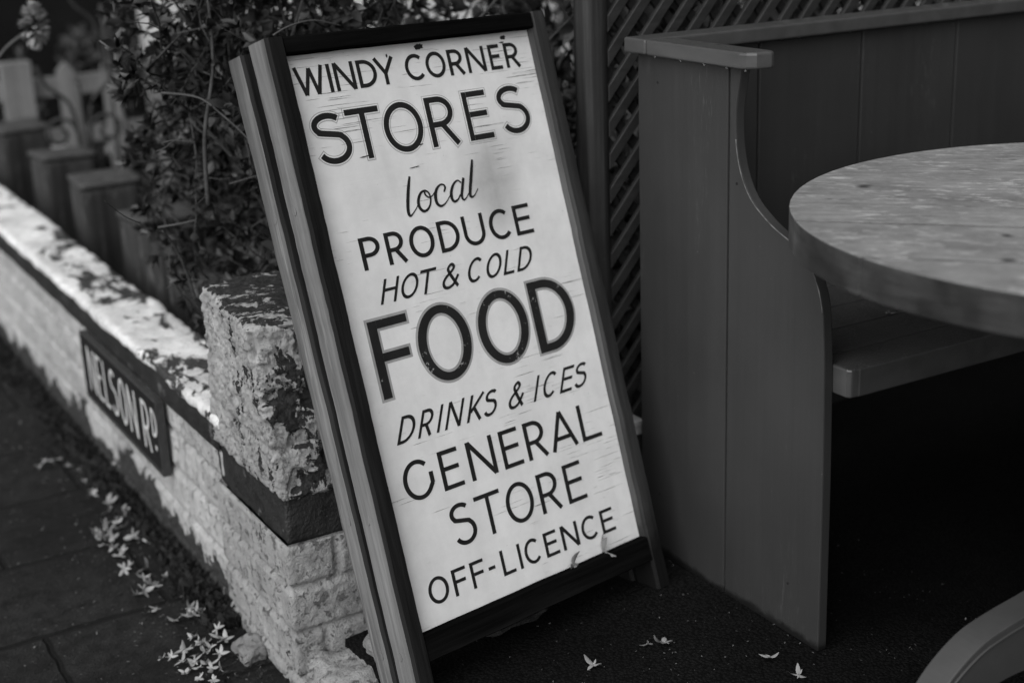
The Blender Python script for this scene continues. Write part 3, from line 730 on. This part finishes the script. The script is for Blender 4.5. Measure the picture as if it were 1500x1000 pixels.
base_off = 1.74-(TC.dot(nv_))
offs = [-.49, base_off-.36, base_off-.18, base_off, base_off+.18, .49]
bm = bmesh.new(); g = .0022
def slab(lo, hi):
    pts = []; lo = max(lo, -TRD+1e-3); hi = min(hi, TRD-1e-3)
    if hi <= lo: return
    a0 = math.asin(lo/TRD); a1 = math.asin(hi/TRD); nn_ = 20
    for i in range(nn_+1):
        a = a0+(a1-a0)*i/nn_; wr = TRD*(1+.0025*noise.noise(Vector((a*9, 1, lo)))); pts.append((wr*math.cos(a), TRD*math.sin(a)))
    for i in range(nn_+1):
        a = a1+(a0-a1)*i/nn_; pts.append((-TRD*math.cos(a), TRD*math.sin(a)))
    prism(bm, pts, .690, .740, lambda p, q, t: Vector((TC.x+dirv.x*p+nv_.x*q, TC.y+dirv.y*p+nv_.y*q, t)))
for a, b in zip(offs[:-1], offs[1:]): slab(a+g, b-g)
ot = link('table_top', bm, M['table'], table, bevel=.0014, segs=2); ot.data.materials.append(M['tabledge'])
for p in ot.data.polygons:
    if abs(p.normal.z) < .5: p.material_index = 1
M['painted'] = mat_plain('grey_painted_wood', .055, .5, .15, 12, .0008)
bm = bmesh.new(); 
for k in range(2):
    a = R(-46.6+90*k); T = Matrix.Translation((TC.x, TC.y, .676)) @ Matrix.Rotation(a, 4, 'Z')
    box(bm, -.36, .36, -.03, .03, -.03+.002*k, .0175-.001*k, lambda p: T @ p)
link('underframe', bm, M['tabledge'], table)
bm = bmesh.new()
prof = [(.075, .10), (.085, .13), (.075, .2), (.055, .24), (.065, .28), (.078, .34), (.065, .42), (.05, .5), (.055, .58), (.075, .64)]
rings = [[bm.verts.new((TC.x+r*math.cos(2*math.pi*k/32), TC.y+r*math.sin(2*math.pi*k/32), z)) for k in range(32)] for r, z in prof]
for a, b in zip(rings[:-1], rings[1:]):
    for k in range(32): bm.faces.new((a[k], a[(k+1) % 32], b[(k+1) % 32], b[k]))
bm.faces.new(rings[0]); bm.faces.new(rings[-1][::-1])
link('pedestal', bm, M['painted'], table, smooth=True)
def foot(ang):
    d = Vector((math.cos(ang), math.sin(ang), 0)); s = Vector((-d.y, d.x, 0)); c0 = Vector((TC.x, TC.y, 0))
    top_ = catmull([(.07, .232), (.14, .222), (.20, .212), (.27, .201), (.32, .187), (.37, .155), (.405, .115), (.43, .06), (.44, .015), (.44, .0)], 5)
    bot = catmull([(.40, .0), (.385, .03), (.36, .075), (.32, .105), (.25, .12), (.16, .115), (.07, .11)], 5)
    bm = bmesh.new(); prism(bm, top_+bot, -.022, .022, lambda p, q, t: c0+d*p+s*t+Vector((0, 0, q)))
    f = link('foot', bm, M['painted'], table, bevel=.005, segs=3)
    inner = [(p, q-.013) for p, q in top_[:-4]]; V, F = [], []
    tube(V, F, [c0+d*p+s*.0225+Vector((0, 0, q)) for p, q in inner[2:]], .0022, 5)
    tube(V, F, [c0+d*p-s*.0225+Vector((0, 0, q)) for p, q in inner[2:]], .0022, 5)
    link_raw('bead', V, F, M['painted'], f, True)
for k in (180, 270, 0): foot(R(k))

# ================================================================== TRELLIS AND POST
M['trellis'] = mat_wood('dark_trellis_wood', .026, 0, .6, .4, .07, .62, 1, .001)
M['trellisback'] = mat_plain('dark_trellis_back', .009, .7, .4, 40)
M['post'] = mat_wood('dark_post_wood', .03, 2, .65, .6, .09, .62)
V, F = rough_box(1.368, 1.410, 2.095, 2.14, 0, 1.55, .012, .004, lambda p, d: fbm((p.x*4, p.y*4, p.z), 10, 3)*.0008, 'xXyYZ')
tag(link_raw('trellis_post', V, F, M['post'], smooth=True, origin=(1.39, 2.12, 0)), 'upright dark post at the left edge of the trellis', 'post')
trel = empty('trellis', (2.2, 2.12, 0), 'dark diagonal lattice trellis standing behind the settle', 'trellis')
def slats(name, sgn, y0, y1, mat, w=.0185, pitch=.0605):
    bm = bmesh.new(); X0, X1, Z0, Z1 = 1.4115, 3.6, .18, 1.5; sl = 1.163
    hw = w/2*math.sqrt(1+sl*sl)
    k = -60; c0 = .8735-sgn*sl*1.402
    cmin = min(Z0-sgn*sl*x for x in (X0, X1)); cmax = max(Z1-sgn*sl*x for x in (X0, X1))
    c = c0-math.floor((c0-cmin)/pitch)*pitch
    while c < cmax:
        xs = []
        for x in (X0, X1):
            xs.append(x)
        xa = max(X0, min(X1, ((Z0 if sgn > 0 else Z1)-c)/(sgn*sl))); xb = max(X0, min(X1, ((Z1 if sgn > 0 else Z0)-c)/(sgn*sl)))
        if xb-xa > .03:
            jit = random.uniform(-.0015, .0015)
            P = [Vector((x, y, c+jit+sgn*sl*x+o)) for x in (xa, xb) for y in (y0, y1) for o in (-hw, hw)]
            v = [bm.verts.new(p) for p in P]
            for f in ((0, 1, 3, 2), (4, 6, 7, 5), (0, 4, 5, 1), (2, 3, 7, 6), (0, 2, 6, 4), (1, 5, 7, 3)): bm.faces.new([v[i] for i in f])
        c += pitch
    o = link(name, bm, mat, trel, bevel=.0012, segs=1); return o
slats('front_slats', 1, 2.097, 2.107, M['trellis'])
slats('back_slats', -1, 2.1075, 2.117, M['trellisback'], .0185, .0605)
bm = bmesh.new(); box(bm, 1.4115, 3.6, 2.094, 2.125, .13, .18); box(bm, 1.4115, 3.6, 2.094, 2.125, 1.5, 1.54); box(bm, 3.6, 3.64, 2.094, 2.13, 0, 1.54); link('frame', bm, M['post'], trel)
bm = bmesh.new(); box(bm, 1.345, 1.435, 2.03, 2.085, .205, .232)
tag(link('wood_block', bm, mat_wood('pale_weathered_wood', .22, 0), origin=(1.39, 2.06, .205), bevel=.002), 'pale weathered wood block low between sign and settle', 'wood block')
bm = bmesh.new(); box(bm, 1.350, 1.430, 2.035, 2.080, 0, .2045)
tag(link('wooden_peg', bm, M['post'], origin=(1.39, 2.06, 0), bevel=.002), 'short dark peg under the pale wood block', 'peg')

# ================================================================== FOLIAGE
def leaf_mat(name, v, rough=.42, tr=.25):
    n = N(name, rough, .5)
    oi = n.nd('NewGeometry').outputs['Random Per Island']
    n.col(n.mr(oi, 0, 1, v*.45, v*1.9)); 
    return n.m
M['leaf'] = leaf_mat('glossy_dark_leaves', .021)
M['leafback'] = leaf_mat('hedge_leaves', .028, .7)
M['twig'] = mat_plain('twig_bark', .045, .8, .4, 60, .001)
M['twigpale'] = mat_plain('pale_dry_stem', .06, .7, .3, 60, .001)
def add_leaf(V, F, p, d, up, L, w):
    d = d.normalized(); s = d.cross(up)
    if s.length < 1e-4: s = d.orthogonal()
    s.normalize(); nrm = s.cross(d).normalized(); b = len(V)
    curl = random.uniform(-.25, .35)
    V.extend([p, p+d*L*.28+s*w*.62+nrm*w*.25, p+d*L*.33, p+d*L*.28-s*w*.62+nrm*w*.25,
              p+d*L*.62+s*w*.60+nrm*w*(.22-curl), p+d*L*.66-nrm*w*curl, p+d*L*.62-s*w*.60+nrm*w*(.22-curl), p+d*L-nrm*w*curl*2.2])
    F.extend([(b, b+2, b+1), (b, b+3, b+2), (b+1, b+2, b+5, b+4), (b+2, b+3, b+6, b+5), (b+4, b+5, b+7), (b+5, b+6, b+7)])
def rnd_dir(rg): 
    z = rg.uniform(-1, 1); a = rg.uniform(0, 2*math.pi); r = math.sqrt(1-z*z); return Vector((r*math.cos(a), r*math.sin(a), z))
def shrub(name, label, roots, inside, height, nshoot, leafL, seed, mat, origin, density=6, twig=M['twig'], whorl=9, group=None, stemr=.006, cat='shrub', center=None):
    rg = random.Random(seed); TV, TF, LV_, LF = [], [], [], []
    if len(roots) > 1: tube(TV, TF, [Vector((r_[0], r_[1], .004)) for r_ in sorted(roots)], .005, 5)
    for rt in roots:
        p = Vector(rt); path = [p.copy()]; d = Vector((rg.uniform(-.3, .3), rg.uniform(-.3, .3), 1)).normalized()
        for i in range(14):
            d = (d+rnd_dir(rg)*.28+Vector((0, 0, .12))).normalized(); q = p+d*height/13
            if not inside(q): d = ((Vector(center) if center else Vector(roots[0])+Vector((0, 0, height*.6)))-p).normalized(); q = p+d*height/16
            p = q; path.append(p.copy())
        tube(TV, TF, path, [stemr*(1-.75*i/14) for i in range(len(path))], 6)
        for _ in range(nshoot):
            i = rg.randrange(2, len(path)); p = path[i].copy(); d = (rnd_dir(rg)+Vector((0, 0, .25))).normalized(); L = rg.uniform(.06, .26)*height
            sp = [p.copy()]; st = 6
            for k in range(st):
                d = (d+rnd_dir(rg)*.30+Vector((0, 0, .05))).normalized(); q = p+d*L/st
                if not inside(q): break
                p = q; sp.append(p.copy())
            if len(sp) < 3: continue
            tube(TV, TF, sp, [.0026*(1-.7*k/len(sp)) for k in range(len(sp))], 4)
            for k in range(1, len(sp)):
                dd = (sp[k]-sp[k-1]).normalized()
                for _j in range(density):
                    a = rnd_dir(rg); a = (a-dd*a.dot(dd)); 
                    if a.length < .1: continue
                    ld = (a.normalized()+dd*rg.uniform(.2, 1.1)).normalized(); l = leafL*rg.uniform(.5, 1.15)
                    add_leaf(LV_, LF, sp[k]+dd*rg.uniform(-.02, .01), ld, dd, l, l*rg.uniform(.30, .42))
            dd = (sp[-1]-sp[-2]).normalized()
            for _j in range(whorl):
                a = rnd_dir(rg); a = a-dd*a.dot(dd)
                if a.length < .1: continue
                l = leafL*rg.uniform(.7, 1.25); add_leaf(LV_, LF, sp[-1], (a.normalized()*rg.uniform(.3, 1)+dd*.9).normalized(), dd, l, l*rg.uniform(.28, .36))
    root = empty(name, origin, label, cat, group)
    link_raw('branches', TV, TF, twig, root, True)
    link_raw('leaves', LV_, LF, mat, root, True)
    return root
rg = random.Random(11)
# near shrub behind the wall, filling the left of the picture
def in_left(q): return q.x > .262*q.y+.015 and q.x < 1.18 and 2.32 < q.y < 3.35 and .10 < q.z < 1.45 and not (q.x < .90 and q.z < .36) and q.x-.262*q.y > .0+max(0, (.62-q.z))*.35
shrub('leafy_shrub', 'dense dark leafy shrub growing over the low wall beside the sign', [(rg.uniform(.98, 1.12), rg.uniform(2.5, 3.2), .03) for _ in range(13)], in_left, 1.35, 46, .030, 3, M['leaf'], (1.05, 2.85, .02), 5, center=(1.0, 2.85, .8))
def in_mid(q): return 1.02 < q.x < 1.66 and 2.40 < q.y < 3.1 and .05 < q.z < 1.5
shrub('leafy_shrub', 'sparse dark shrub behind the top edge of the sign', [(rg.uniform(1.1, 1.6), rg.uniform(2.5, 3.0), .03) for _ in range(8)], in_mid, 1.25, 22, .029, 5, M['leaf'], (1.35, 2.75, .02), 4)
def in_low(q): return .93 < q.x < 1.40 and 2.30 < q.y < 2.62 and .0 < q.z < .80
shrub('leafy_shrub', 'low dark bush just behind the brick pier and sign', [(rg.uniform(1.0, 1.36), rg.uniform(2.40, 2.55), .02) for _ in range(8)], in_low, .68, 30, .027, 8, M['leaf'], (1.18, 2.48, .02), 5)
def in_tr(q): return 1.42 < q.x < 3.9 and 2.22 < q.y < 2.75 and .0 < q.z < 1.6
shrub('hedge_bush', 'dark bush pressed behind the trellis', [(rg.uniform(1.5, 3.8), rg.uniform(2.35, 2.65), .02) for _ in range(16)], in_tr, 1.3, 26, .045, 9, M['leafback'], (2.6, 2.5, .02), 5, center=(2.4, 2.5, .8))
def in_b(x0, x1, y0, y1, z1): return lambda q: x0 < q.x < x1 and y0 < q.y < y1 and 0 < q.z < z1
shrub('hedge_bush', 'blurred bushy shrub between the settle trellis and the pale house', [(rg.uniform(1.6, 2.1), rg.uniform(3.5, 4.4), .02) for _ in range(5)], in_b(1.45, 2.15, 3.3, 4.6, .66), .6, 26, .06, 21, M['leafback'], (1.8, 3.9, .02), 5)
shrub('hedge_bush', 'tall dark bush far behind the right half of the trellis', [(rg.uniform(2.2, 3.8), rg.uniform(3.4, 4.2), .02) for _ in range(14)], in_b(2.1, 4.0, 3.2, 4.5, 1.3), 1.2, 34, .06, 41, M['leafback'], (3, 3.8, .02), 6, center=(3, 3.8, .7))
shrub('hedge_bush', 'blurred bushy shrub behind the fence posts at the left', [(rg.uniform(1.25, 1.6), rg.uniform(3.5, 4.4), .02) for _ in range(7)], in_b(1.16, 1.8, 3.3, 4.6, .55), .5, 22, .055, 22, M['leafback'], (1.4, 3.9, .02), 5)

shrub('hedge_bush', 'dark low hedge between the white pickets and the pale house', [(rg.uniform(.6, 3.6), rg.uniform(5.85, 6.3), .02) for _ in range(16)], in_b(.5, 3.8, 5.75, 6.45, .60), .55, 22, .07, 31, M['leafback'], (2, 6.1, .02), 6)
# bare stems that catch the light in front of the shrub
def stems(name, label, paths, r, mat, cat='stem'):
    V, F = [], []
    for P in paths:
        Q = catmull([tuple(p) for p in P], 6); tube(V, F, Q, [r*(1-.5*i/len(Q)) for i in range(len(Q))], 6)
    return tag(link_raw(name, V, F, mat, smooth=True, origin=paths[0][0]), label, cat)
def pr(px, py, Y):
    d = fw+rx*((px-750)/2107.6)+dy*((py-500)/2107.6); k = Y/d.y; return Vector((0, 0, CAMZ))+d*k
stems('dry_stem', 'pale bare stem arching out of the shrub above the pier', [[pr(287, 440, 2.62), pr(272, 395, 2.6), pr(255, 360, 2.58), pr(238, 338, 2.55)]], .0032, M['twigpale'])
stems('dry_stem', 'thin bent stem curling beside the pier coping', [[pr(290, 455, 2.6), pr(262, 425, 2.56), pr(250, 395, 2.54), pr(248, 372, 2.53)]], .0018, M['twigpale'])
stems('dry_stem', 'long pale twig crossing the upper shrub', [[pr(236, 136, 2.55), pr(290, 143, 2.5), pr(325, 168, 2.46), pr(365, 205, 2.42), pr(392, 238, 2.4)]], .0020, M['twigpale'])
stems('dry_stem', 'short pale broken twig pointing right in the lower shrub', [[pr(232, 333, 2.55), pr(262, 328, 2.52), pr(288, 322, 2.5)]], .0022, M['twigpale'])
stems('dry_stem', 'dark upright twig rising above the top left of the sign', [[pr(305, 300, 2.5), pr(300, 200, 2.5), pr(312, 90, 2.5), pr(300, -40, 2.5)]], .0045, M['twig'])
stems('dry_stem', 'dark slanting twig behind the top right of the sign', [[pr(700, 30, 2.4), pr(735, -10, 2.4), pr(760, -50, 2.4)]], .0030, M['twig'])
stems('fence_wire', 'taut dark wire slanting down to the trellis post', [[pr(800, -20, 2.3), pr(845, 42, 2.3), pr(868, 72, 2.3)]], .0022, M['twig'], 'wire')
stems('fence_wire', 'twisted dark wire rising from the sign to the trellis post', [[pr(790, 74, 2.3), pr(815, 48, 2.3), pr(850, 12, 2.3), pr(872, -12, 2.3)]], .0020, M['twig'], 'wire')
stems('dry_stem', 'thin pale arching stem above the left corner of the sign', [[pr(400, 52, 2.35), pr(425, 38, 2.35), pr(460, 30, 2.35), pr(500, 38, 2.35)]], .0018, M['twigpale'])

rt = random.Random(77)
for k in range(16):
    x_, y_ = rt.uniform(200, 400), rt.uniform(20, 340); Yq = rt.uniform(2.42, 2.60); a = rt.uniform(0, 6.28); L = rt.uniform(40, 110)
    P = [pr(x_, y_, Yq)]
    for j in range(1, 4):
        a += rt.uniform(-.5, .5); x_ += L/3*math.cos(a); y_ += L/3*math.sin(a)*.8
        P.append(pr(x_, min(y_, 440 if x_ > 270 else 400), Yq-.02*j))
    V, F = [], []; Q = catmull([tuple(p) for p in P], 5); tube(V, F, Q, [.0011*(1-.5*i/len(Q)) for i in range(len(Q))], 5)
    tag(link_raw('straggly_twig', V, F, M['twigpale' if k % 2 else 'twig'], smooth=True, origin=tuple(P[0])), 'thin leafless twig straggling through the shrub beside the sign', 'twig', 'straggly twigs in the shrub')
# ================================================================== TIMBER EDGING, POSTS, PICKETS, HOUSE (out of focus)
M['edging'] = mat_wood('dark_edging_timber', .024, 2, .8, .85, .09, .56, .45)
M['posttop'] = mat_plain('worn_post_top', .045, .8, .4, 30, .002)
edg = empty('board_fence', (.93, 4, .02), 'dark vertical-board edging fence along the inner side of the wall', 'fence')
bm = bmesh.new(); y = 2.42; rr = random.Random(2)
while y < 3.30:
    w = rr.uniform(.07, .10); box(bm, .900+rr.uniform(0, .006), .925, y, y+w-.005, .0, .42+rr.uniform(-.012, .012)); y += w
link('boards', bm, M['edging'], edg, bevel=.003)
for i, (y, lab) in enumerate(((3.46, 'square fence post half hidden by the shrub, nearest the pier'), (3.93, 'square fence post at the edge of the shrub, third from the left'), (4.45, 'square fence post second from the left behind the wall'), (5.02, 'square fence post leftmost in the frame behind the wall'))):
    p = empty('fence_post', (.985, y, .02), lab, 'post', 'squat timber posts behind the wall')
    V, F = rough_box(.905, 1.065, y-.085, y+.085, .0, .430, .02, .006, lambda q, d: fbm((q.x*6, q.y*6, q.z), 8, 3)*.003, 'xXyYZ'); link_raw('post_shaft', V, F, M['edging'], p, True)
    V, F = rough_box(.901, 1.072, y-.089, y+.091, .4305, .446, .02, .005, lambda q, d: fbm(q, 14, 3)*.003, 'xXyYzZ'); link_raw('post_cap', V, F, M['posttop'], p, True); p.rotation_euler = (R((-1.5, 1.2, -2, 1.6)[i]), R((.8, -1.2, 1.5, -.6)[i]), R((2, -3, 1, 4)[i])); p.scale = (1, 1, (.97, 1.02, .99, 1.03)[i])
M['picket'] = mat_wood('old_white_picket', .17, 2, .8, .3, .2, .66, .5)
pk = empty('picket_fence', (1.6, 5.6, .02), 'blurred old white picket fence beyond the timber posts', 'fence')
bm = bmesh.new(); box(bm, .7, 4.0, 5.62, 5.66, .455, .525); box(bm, .7, 4.0, 5.62, 5.66, .27, .33); link('rails', bm, M['picket'], pk)
bm = bmesh.new(); box(bm, 1.06, 1.17, 5.56, 5.619, .0, .60); link('post', bm, M['picket'], pk, bevel=.004)
for x in [.72, .89]+[1.27+.168*k for k in range(16)]:
    bm = bmesh.new(); prism(bm, [(x, .03), (x+.062, .03), (x+.062, .55), (x+.031, .58), (x, .55)], 5.598, 5.619, lambda p, q, t: Vector((p, t, q))); link('picket', bm, M['picket'], pk)
M['iron'] = mat_plain('rusty_iron', .03, .6, .4, 40)
def spiral(cx, cz, r, a0, turns, Y, sg): return [Vector((cx+sg*r*(1-.75*t/20)*math.cos(a0+turns*2*math.pi*t/20), Y, cz+r*(1-.75*t/20)*math.sin(a0+turns*2*math.pi*t/20))) for t in range(21)]
def scroll(Y, pxx, pyy, k, label):
    c = pr(pxx, pyy, Y); V, F = [], []
    for sg in (-1, 1):
        tube(V, F, spiral(c.x+sg*.062*k, c.z-.075*k, .045*k, math.pi*.0, 1.2, Y, -sg), .0055*k, 6)
        tube(V, F, catmull([(c.x+sg*.012*k, Y, c.z-.15*k), (c.x+sg*.017*k, Y, c.z-.075*k), (c.x+sg*.03*k, Y, c.z), (c.x+sg*.08*k, Y, c.z+.05*k), (c.x+sg*.10*k, Y, c.z+.10*k)], 6), .0055*k, 6)
    tube(V, F, [Vector((c.x, Y, .02)), Vector((c.x, Y, c.z+.05*k))], .006*k, 6)
    tag(link_raw('iron_scroll', V, F, M['iron'], smooth=True, origin=(c.x, Y, .02)), label, 'ironwork')
scroll(4.7, 118, 150, 1.25, 'blurred wrought-iron scroll in front of the white pickets')
scroll(4.6, 150, 30, 1.0, 'blurred wrought-iron scroll high by the shrub edge')
# pale blurred seed head on its long stem
fl = empty('dried_flower', tuple(pr(0, 90, 3.3)*1), 'blurred pale seed head on a long stem at the top left corner', 'flower')
fl.location.z = .02
V, F = [], []; a = pr(-60, 400, 3.3); a.z = .02
tube(V, F, catmull([tuple(a), tuple(pr(-30, 160, 3.3)), tuple(pr(0, 82, 3.3)), tuple(pr(42, 45, 3.3))], 6), .004, 6); link_raw('stalk', V, F, M['twigpale'], fl, True)
V, F = [], []; c = pr(50, 38, 3.3); rq = random.Random(4)
for _ in range(150):
    d = rnd_dir(rq); q = c+Vector((d.x*.018, d.y*.018, d.z*.038)); add_leaf(V, F, q, d, Vector((0, 0, 1)), .018, .009)
link_raw('seed_head', V, F, mat_plain('seed_head', .28, .9), fl, True)

M['render'] = mat_plain('pale_house_render', .62, .9, .08, 6, .002)
M['glass'] = mat_plain('dark_window_glass', .012, .12, .2, 3, 0, .5)
M['trim'] = mat_plain('white_window_frame', .5, .6, .1)
house = empty('house', (3, 7, .0), 'pale rendered house wall with dark windows far behind the shrubs', 'house')
bm = bmesh.new(); wins = [(.75, 1.96, .06, 2.2), (3.1, 3.9, .9, 2.2)]
Y0 = 6.6
xs = [-.2, .55, 1.50, 3.1, 3.9, 7]
def wb(x0, x1, z0, z1): box(bm, x0, x1, Y0, Y0+.25, z0, z1)
wb(-.2, .75, 0, 3.2); wb(1.96, 3.1, 0, 3.2); wb(3.9, 7, 0, 3.2)
wb(.75, 1.96, 0, .06); wb(.75, 1.96, 2.2, 3.2); wb(3.1, 3.9, 0, .9); wb(3.1, 3.9, 2.2, 3.2)
link('wall', bm, M['render'], house)
bm = bmesh.new(); box(bm, -.5, 7.3, 6.2, 8.5, 3.202, 3.4); link('roof', bm, M['iron'], house)
for (x0, x1, z0, z1) in ((.75, 1.96, .06, 2.2), (3.1, 3.9, .9, 2.2)):
    bm = bmesh.new(); t = .05
    for a in ((x0, x0+t, z0, z1), (x1-t, x1, z0, z1), (x0+t, x1-t, z0, z0+t), (x0+t, x1-t, z1-t, z1)): box(bm, a[0], a[1], Y0+.06, Y0+.11, a[2], a[3])
    f = link('window', bm, M['trim'], house)
    bm = bmesh.new(); box(bm, x0+t, x1-t, Y0+.08, Y0+.09, z0+t, z1-t); link('pane', bm, M['glass'], f)

bm = bmesh.new(); box(bm, 3.75, 4.1, -1.9, 2.9, -.1, 4.6); box(bm, .7, 3.7499, -1.9, -1.55, -.1, 3.4)  # added walls out of view, cutting the sky light that reaches the settle
wl = link('sky_blocker_wall', bm, mat_plain('dark_sky_blocker', .05, .8, .3, 5, .002), origin=(3.9, .7, -.1)); tag(wl, 'unseen dark wall added to block sky light, beyond the far end of the settle and behind the viewer', 'wall')
# ================================================================== MOSS ALONG THE WALL FOOT
M['moss'] = leaf_mat('moss_and_weeds', .007, .95)
V, F = [], []; rq = random.Random(8)
for _ in range(8000):
    y = 2.28+4*rq.random()**1.3; 
    wmax = .028+.055*max(0, noise.noise(Vector((y*3.1, 2, 0)))+.35)
    x = .712-wmax*rq.random()**1.6*1.1; hgt = (.008+.018*rq.random())*(1.2 if .66 < x else .6)
    add_leaf(V, F, Vector((x, y, -.083)), Vector((rq.uniform(-.7, .5), rq.uniform(-.6, .6), 1)), rnd_dir(rq), hgt, hgt*rq.uniform(.25, .6))
tag(link_raw('moss_and_weeds', V, F, M['moss'], smooth=True), 'dark moss and small weeds along the foot of the white wall', 'weeds', kind='stuff')

# ================================================================== FALLEN BLOSSOM
nn = N('pale_petal', .6, .3); oi = nn.nd('NewGeometry').outputs['Random Per Island']; nn.col(nn.mr(oi, 0, 1, .10, .34)); M['petal'] = nn.m
def blossom_mesh(seed, r=.020):
    rq = random.Random(seed); V, F = [], []; n_ = rq.choice((4, 5, 5))
    for k in range(n_):
        a = 2*math.pi*k/n_+rq.uniform(-.4, .4); up = rq.uniform(-.08, .55)
        d = Vector((math.cos(a), math.sin(a), up)).normalized(); L = r*rq.uniform(.55, 1.3); w = L*rq.uniform(.17, .27)
        s_ = Vector((-math.sin(a), math.cos(a), 0)); nz_ = d.cross(s_)*-1; b0 = len(V); cup = rq.uniform(.1, .7); bend = rq.uniform(-.5, .6); tw = rq.uniform(-.6, .6)
        for i_ in range(5):
            t_ = i_/4; ww = w*math.sin(math.pi*(.10+.86*t_))**.8; c_ = Vector((0, 0, .002))+d*L*t_-nz_*L*bend*t_*t_
            sd_ = (s_*math.cos(tw*t_)+nz_*math.sin(tw*t_))
            V.extend([c_+sd_*ww+nz_*cup*ww, c_, c_-sd_*ww+nz_*cup*ww])
        for i_ in range(4):
            q_ = b0+3*i_; F.extend([(q_, q_+1, q_+4, q_+3), (q_+1, q_+2, q_+5, q_+4)])
    tube(V, F, [Vector((0, 0, .003)), Vector((rq.uniform(-1, 1)*r*.8, rq.uniform(-1, 1)*r*.8, .001))], [.0013, .0008], 5)
    zmin = min(v[2] for v in V); V = [Vector(v)-Vector((0, 0, zmin)) for v in V]
    me = bpy.data.meshes.new('fallen_blossom'); me.from_pydata([tuple(v) for v in V], [], F); me.materials.append(M['petal'])
    me.polygons.foreach_set('use_smooth', [True]*len(me.polygons)); return me
BM = [blossom_mesh(s) for s in range(14)]
def blossom(loc, label, sc=1, rot=None, group=None, i=0):
    o = bpy.data.objects.new('fallen_blossom', BM[i % 14]); COL.objects.link(o); o.location = loc; o.scale = (sc,)*3
    o.rotation_euler = rot or (random.uniform(-.3, .3), random.uniform(-.3, .3), random.uniform(0, 6.28))
    return tag(o, label, 'blossom', group)
G = 'fallen blossom strewn on the pavement'
i = 0
clusters = [(.610, 2.215, .050, .065, 24), (.612, 2.79, .040, .050, 12), (.590, 2.70, .02, .03, 3), (.628, 2.55, .030, .05, 6), (.585, 2.49, .004, .004, 1), (.60, 2.42, .003, .003, 1), (.640, 3.19, .02, .06, 4), (.60, 3.25, .015, .02, 2), (.60, 2.10, .03, .03, 3), (.66, 2.95, .02, .12, 5), (.650, 2.36, .02, .06, 5), (.63, 2.66, .03, .1, 4)]
rq = random.Random(12)
for (cx, cy, sx, sy, cnt) in clusters:
    for _ in range(cnt):
        blossom((min(.70, rq.gauss(cx, sx*.6)), rq.gauss(cy, sy*.7), -.079+rq.uniform(0, .008)), 'small pale fallen blossom lying on the dark pavement by the wall foot', rq.uniform(.5, 1.0), (rq.uniform(-.7, .7), rq.uniform(-.7, .7), rq.uniform(0, 6.28)), G, rq.randrange(14))
blossom((1.091, 1.689, .002), 'fallen blossom on the dark yard, leftmost of those in front of the sign', .85, (0, 0, .6), None, 1)
blossom((1.222, 1.682, .002), 'fallen blossom on the dark yard, larger one of the touching pair', .95, (.1, .1, 2.1), None, 2)
blossom((1.198, 1.690, .002), 'narrow fallen blossom on the dark yard, left one of the touching pair', .6, (.9, .2, 2.9), None, 3)
blossom((1.329, 1.546, .002), 'fallen blossom just in front of the settle end panel', .8, (0, 0, 4), None, 4)
blossom((1.337, 1.487, .002), 'fallen blossom furthest forward on the dark yard near the frame bottom', .8, (.1, 0, 5), None, 5)
blossom((1.677, 1.668, .480), 'tiny blossom lying on the settle seat', .6, None, None, 6)
blossom(tuple(bp(.311, .886, .010)), 'blossom caught on the ledge at the bottom of the sign face, left one', .95, (1.1, 0, .4), None, 2)
blossom(tuple(bp(.383, .885, .010)), 'blossom caught on the ledge at the bottom of the sign face, right one', 1.25, (1.2, .3, 1.4), None, 0)
bm = bmesh.new(); bmesh.ops.create_icosphere(bm, subdivisions=3, radius=.008)
for v in bm.verts: v.co = Vector((v.co.x*1.8+1.785, v.co.y+1.64, v.co.z*.5+.482))*1
for v in bm.verts: v.co += Vector((0, 0, .003))*noise.noise(v.co*300)
tag(link('leaf_litter', bm, M['twig'], smooth=True, origin=(1.785, 1.64, .479)), 'small dark crumb of leaf litter on the settle seat', 'litter')

def litter(name, label, region, zf, cnt, mat, seed, size):
    rq = random.Random(seed); V, F = [], []
    for _ in range(cnt):
        x, y = region(rq); L = size*rq.uniform(.3, 1.2)
        d = Vector((rq.uniform(-1, 1), rq.uniform(-1, 1), rq.uniform(0, .5))).normalized()
        add_leaf(V, F, Vector((x, y, zf+rq.uniform(.0005, .003))), d, Vector((0, 0, 1)), L, L*rq.uniform(.1, .5))
    tag(link_raw(name, V, F, mat, smooth=True), label, 'litter', kind='stuff')
M['crumb'] = leaf_mat('dry_crumbs', .07, .9); M['darkcrumb'] = leaf_mat('dark_crumbs', .008, .95)
litter('dry_litter', 'specks of dry litter over the dark yard', lambda q: (q.uniform(.9, 1.75), q.uniform(1.35, 1.95)), 0, 420, M['crumb'], 3, .0045)
litter('dry_litter', 'dry litter and crumbs over the pavement by the wall', lambda q: (.70-abs(q.gauss(0, .13)), q.uniform(2.0, 4.5)), -.08, 900, M['crumb'], 4, .007)
litter('dark_litter', 'dark grit and leaf crumbs along the wall foot', lambda q: (.71-abs(q.gauss(0, .05)), q.uniform(2.0, 5)), -.08, 1500, M['darkcrumb'], 5, .012)
